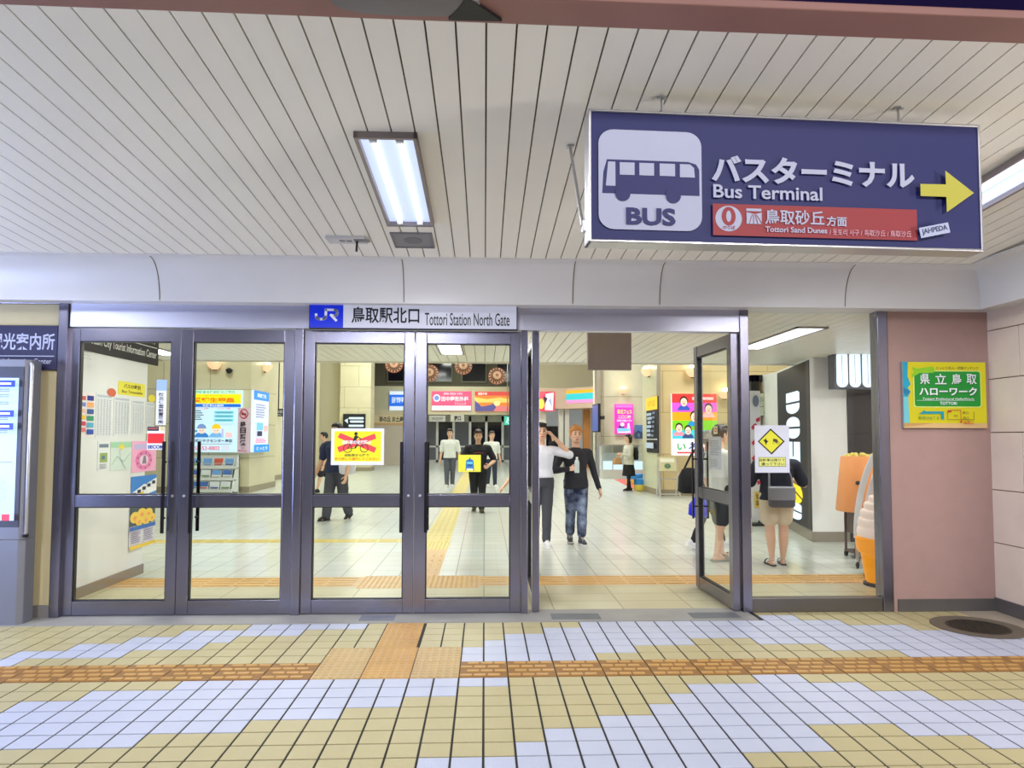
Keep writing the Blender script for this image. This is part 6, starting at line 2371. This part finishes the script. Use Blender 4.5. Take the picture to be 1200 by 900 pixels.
mb = MB(); mb.tube([(-0.08, 0, 0.14), (0.02, 0.0, 0.34), (0.16, 0.0, 0.52), (0.2, 0.02, 0.40), (0.1, 0.02, 0.14)], 0.014, BLACK, 8); mb.build('strap', s, smooth=True)
q = at(811, 593, 9.0)
s = thing('blue_carrier_bag', 'shiny blue carrier bag below the black bag', 'bag', q + Vector((0.08, 0, 0)))
mb = MB(); mb.loft([(0.02, 0, -0.15, 0.07, 0.05), (0, 0, -0.11, 0.13, 0.08), (0, 0, 0.02, 0.12, 0.08), (0.02, 0, 0.11, 0.07, 0.05), (0.05, 0, 0.18, 0.015, 0.012)], pm('blue_film', (30, 40, 220), 0.3, noise=0.2, bump=0.5, bscale=18), 18); mb.build('bag_body', s, smooth=True)
mb = MB(); mb.tube([(0.05, 0, 0.17), (0.04, 0, 0.22), (0.06, 0, 0.25), (0.08, 0, 0.22), (0.055, 0, 0.17)], 0.006, pm('blue_film', (30, 40, 220), 0.3), 7); mb.build('handle', s, smooth=True)

# youngster with the shoulder bag, seen from behind
p = pos(911, 662)
BEI = cloth('beige_shorts', (222, 206, 180), 0.06)
BT = cloth('black_tee', (40, 42, 56))
r11, k11 = person('youngster in a black T-shirt and beige shorts seen from behind through the fixed window', p.x, p.y, -0.12, 1.50, ((-0.05, 0.02), (0.06, 0.03)),
                  (((-0.055, 0.03, -0.155), (0.0, 0.14, -0.12)), ((0.075, 0.02, -0.150), (0.03, 0.15, -0.12))), hair=(HB, 'short'), nod=0.3,
                  shirt=(BT, -0.02), sleeve=0.42, bottom=(BEI, 'shorts', 0.66), shoe=(C(44, 44, 48), C(50, 50, 52), 'sandal'), voxel=0.0055, bulk=1.26)
S_ = 1.50
q = k11['W'](k11['up'](0.0, -0.138, 0.02))
s = thing('grey_shoulder_bag', 'grey flap shoulder bag on the back of the youngster in beige shorts', 'bag', q, -0.12)
GB = pm('bag_grey', (136, 136, 146), 0.6, noise=0.08)
mb = MB(); mb.loft([(0, 0, -0.13, 0.12, 0.03), (0, 0, -0.11, 0.145, 0.045), (0, 0, 0.08, 0.145, 0.045), (0, 0, 0.10, 0.13, 0.03)], pm('bag_dark_grey', (98, 98, 108), 0.6), 24, pw=4); mb.build('bag_body', s, smooth=True)
mb = MB(); mb.loft([(0, -0.012, -0.045, 0.146, 0.045), (0, -0.008, -0.03, 0.149, 0.046), (0, -0.004, 0.09, 0.148, 0.045), (0, 0, 0.105, 0.135, 0.03)], GB, 24, pw=4); mb.build('flap', s, smooth=True)
mb = MB(); mb.tube([(-0.13, 0.02, 0.08), (-0.125, 0.04, 0.25), (-0.09, 0.10, 0.405)], 0.012, GB, 8); mb.tube([(0.135, 0.02, 0.08), (0.12, 0.04, 0.22), (0.07, 0.10, 0.40)], 0.009, GB, 8); mb.build('strap', s, smooth=True)
sh, el, wr = k11['SH'][1]
q = k11['W'](wr + Vector((-0.02, 0.09, 0.03)))
mb = MB(); mb.box(-0.036, 0.036, -0.004, 0.004, -0.07, 0.07, BLACK)
tag(mb.build('mobile_phone', None, q, rot=(0.5, 0, -0.12), bevel=0.003), 'dark mobile phone in the hands of the youngster with the bag', 'phone')

# two small figures far down the hall
p = pos(648, 549)
person('distant person in dark clothes by the shop at the far end', p.x, p.y, 0.4, 1.6, ((0.15, 0.05), (-0.15, 0.15)), hair=(HB, 'short'), shirt=(BLK, -0.02), sleeve=0.8, bottom=(cloth('black_trousers', (30, 30, 36)), 'trousers', 1), shoe=(C(226, 226, 226), C(240, 240, 240), 'low'), voxel=0.012)
p = pos(752, 560)
person('child in pale lavender clothes by the end of the glass showcase', p.x, p.y - 0.9, 0.6, 1.05, ((0.1, 0.05), (-0.1, 0.1)), hair=(HBR, 'short'), shirt=(cloth('lavender', (206, 200, 226), 0.05), -0.02), sleeve=0.5, bottom=(cloth('pale_trousers', (196, 200, 214), 0.05), 'trousers', 1), shoe=(WHITE, WHITE, 'low'), voxel=0.01)
# ================================================================== light and picture
w = bpy.data.worlds.new('night_sky')
SC.world = w
w.use_nodes = True
bg = w.node_tree.nodes['Background']
bg.inputs['Color'].default_value = (0.011, 0.007, 0.035, 1)
bg.inputs['Strength'].default_value = 1.0


def area(name, loc, target, size, size_y, energy, color):
    ld = bpy.data.lights.new(name, 'AREA')
    ld.shape = 'RECTANGLE'; ld.size = size; ld.size_y = size_y
    ld.energy = energy; ld.color = color
    o = bpy.data.objects.new(name, ld)
    COL.objects.link(o)
    o.location = loc
    o.rotation_euler = (Vector(target) - Vector(loc)).to_track_quat('-Z', 'Y').to_euler()
    return o


# street lamps of the plaza behind the viewer
area('plaza_lamp', (-2.5, -6.5, 5.0), (-1, 4, 0.5), 1.6, 1.0, 520, (0.86, 0.90, 1.0))
area('plaza_lamp', (5.0, -7.0, 5.0), (0, 4, 0.5), 1.6, 1.0, 520, (1.0, 0.95, 0.90))
# added fill lights brightening the canopy ceiling; the bluish one follows a glow there
area('side_fill', (-6.3, 3.0, 1.4), (-2.5, 4.0, 3.0), 1.0, 1.6, 165, (0.50, 0.62, 1.0))
area('side_fill', (6.8, 0.4, 1.3), (1.0, 4.0, 3.0), 1.0, 1.6, 210, (1.0, 0.95, 0.9))
vs = SC.view_settings
SC.display_settings.display_device = 'sRGB'
vs.view_transform = 'Standard'
vs.look = 'None'
vs.exposure = 0.03
vs.gamma = 1.0
vs.use_curve_mapping = False
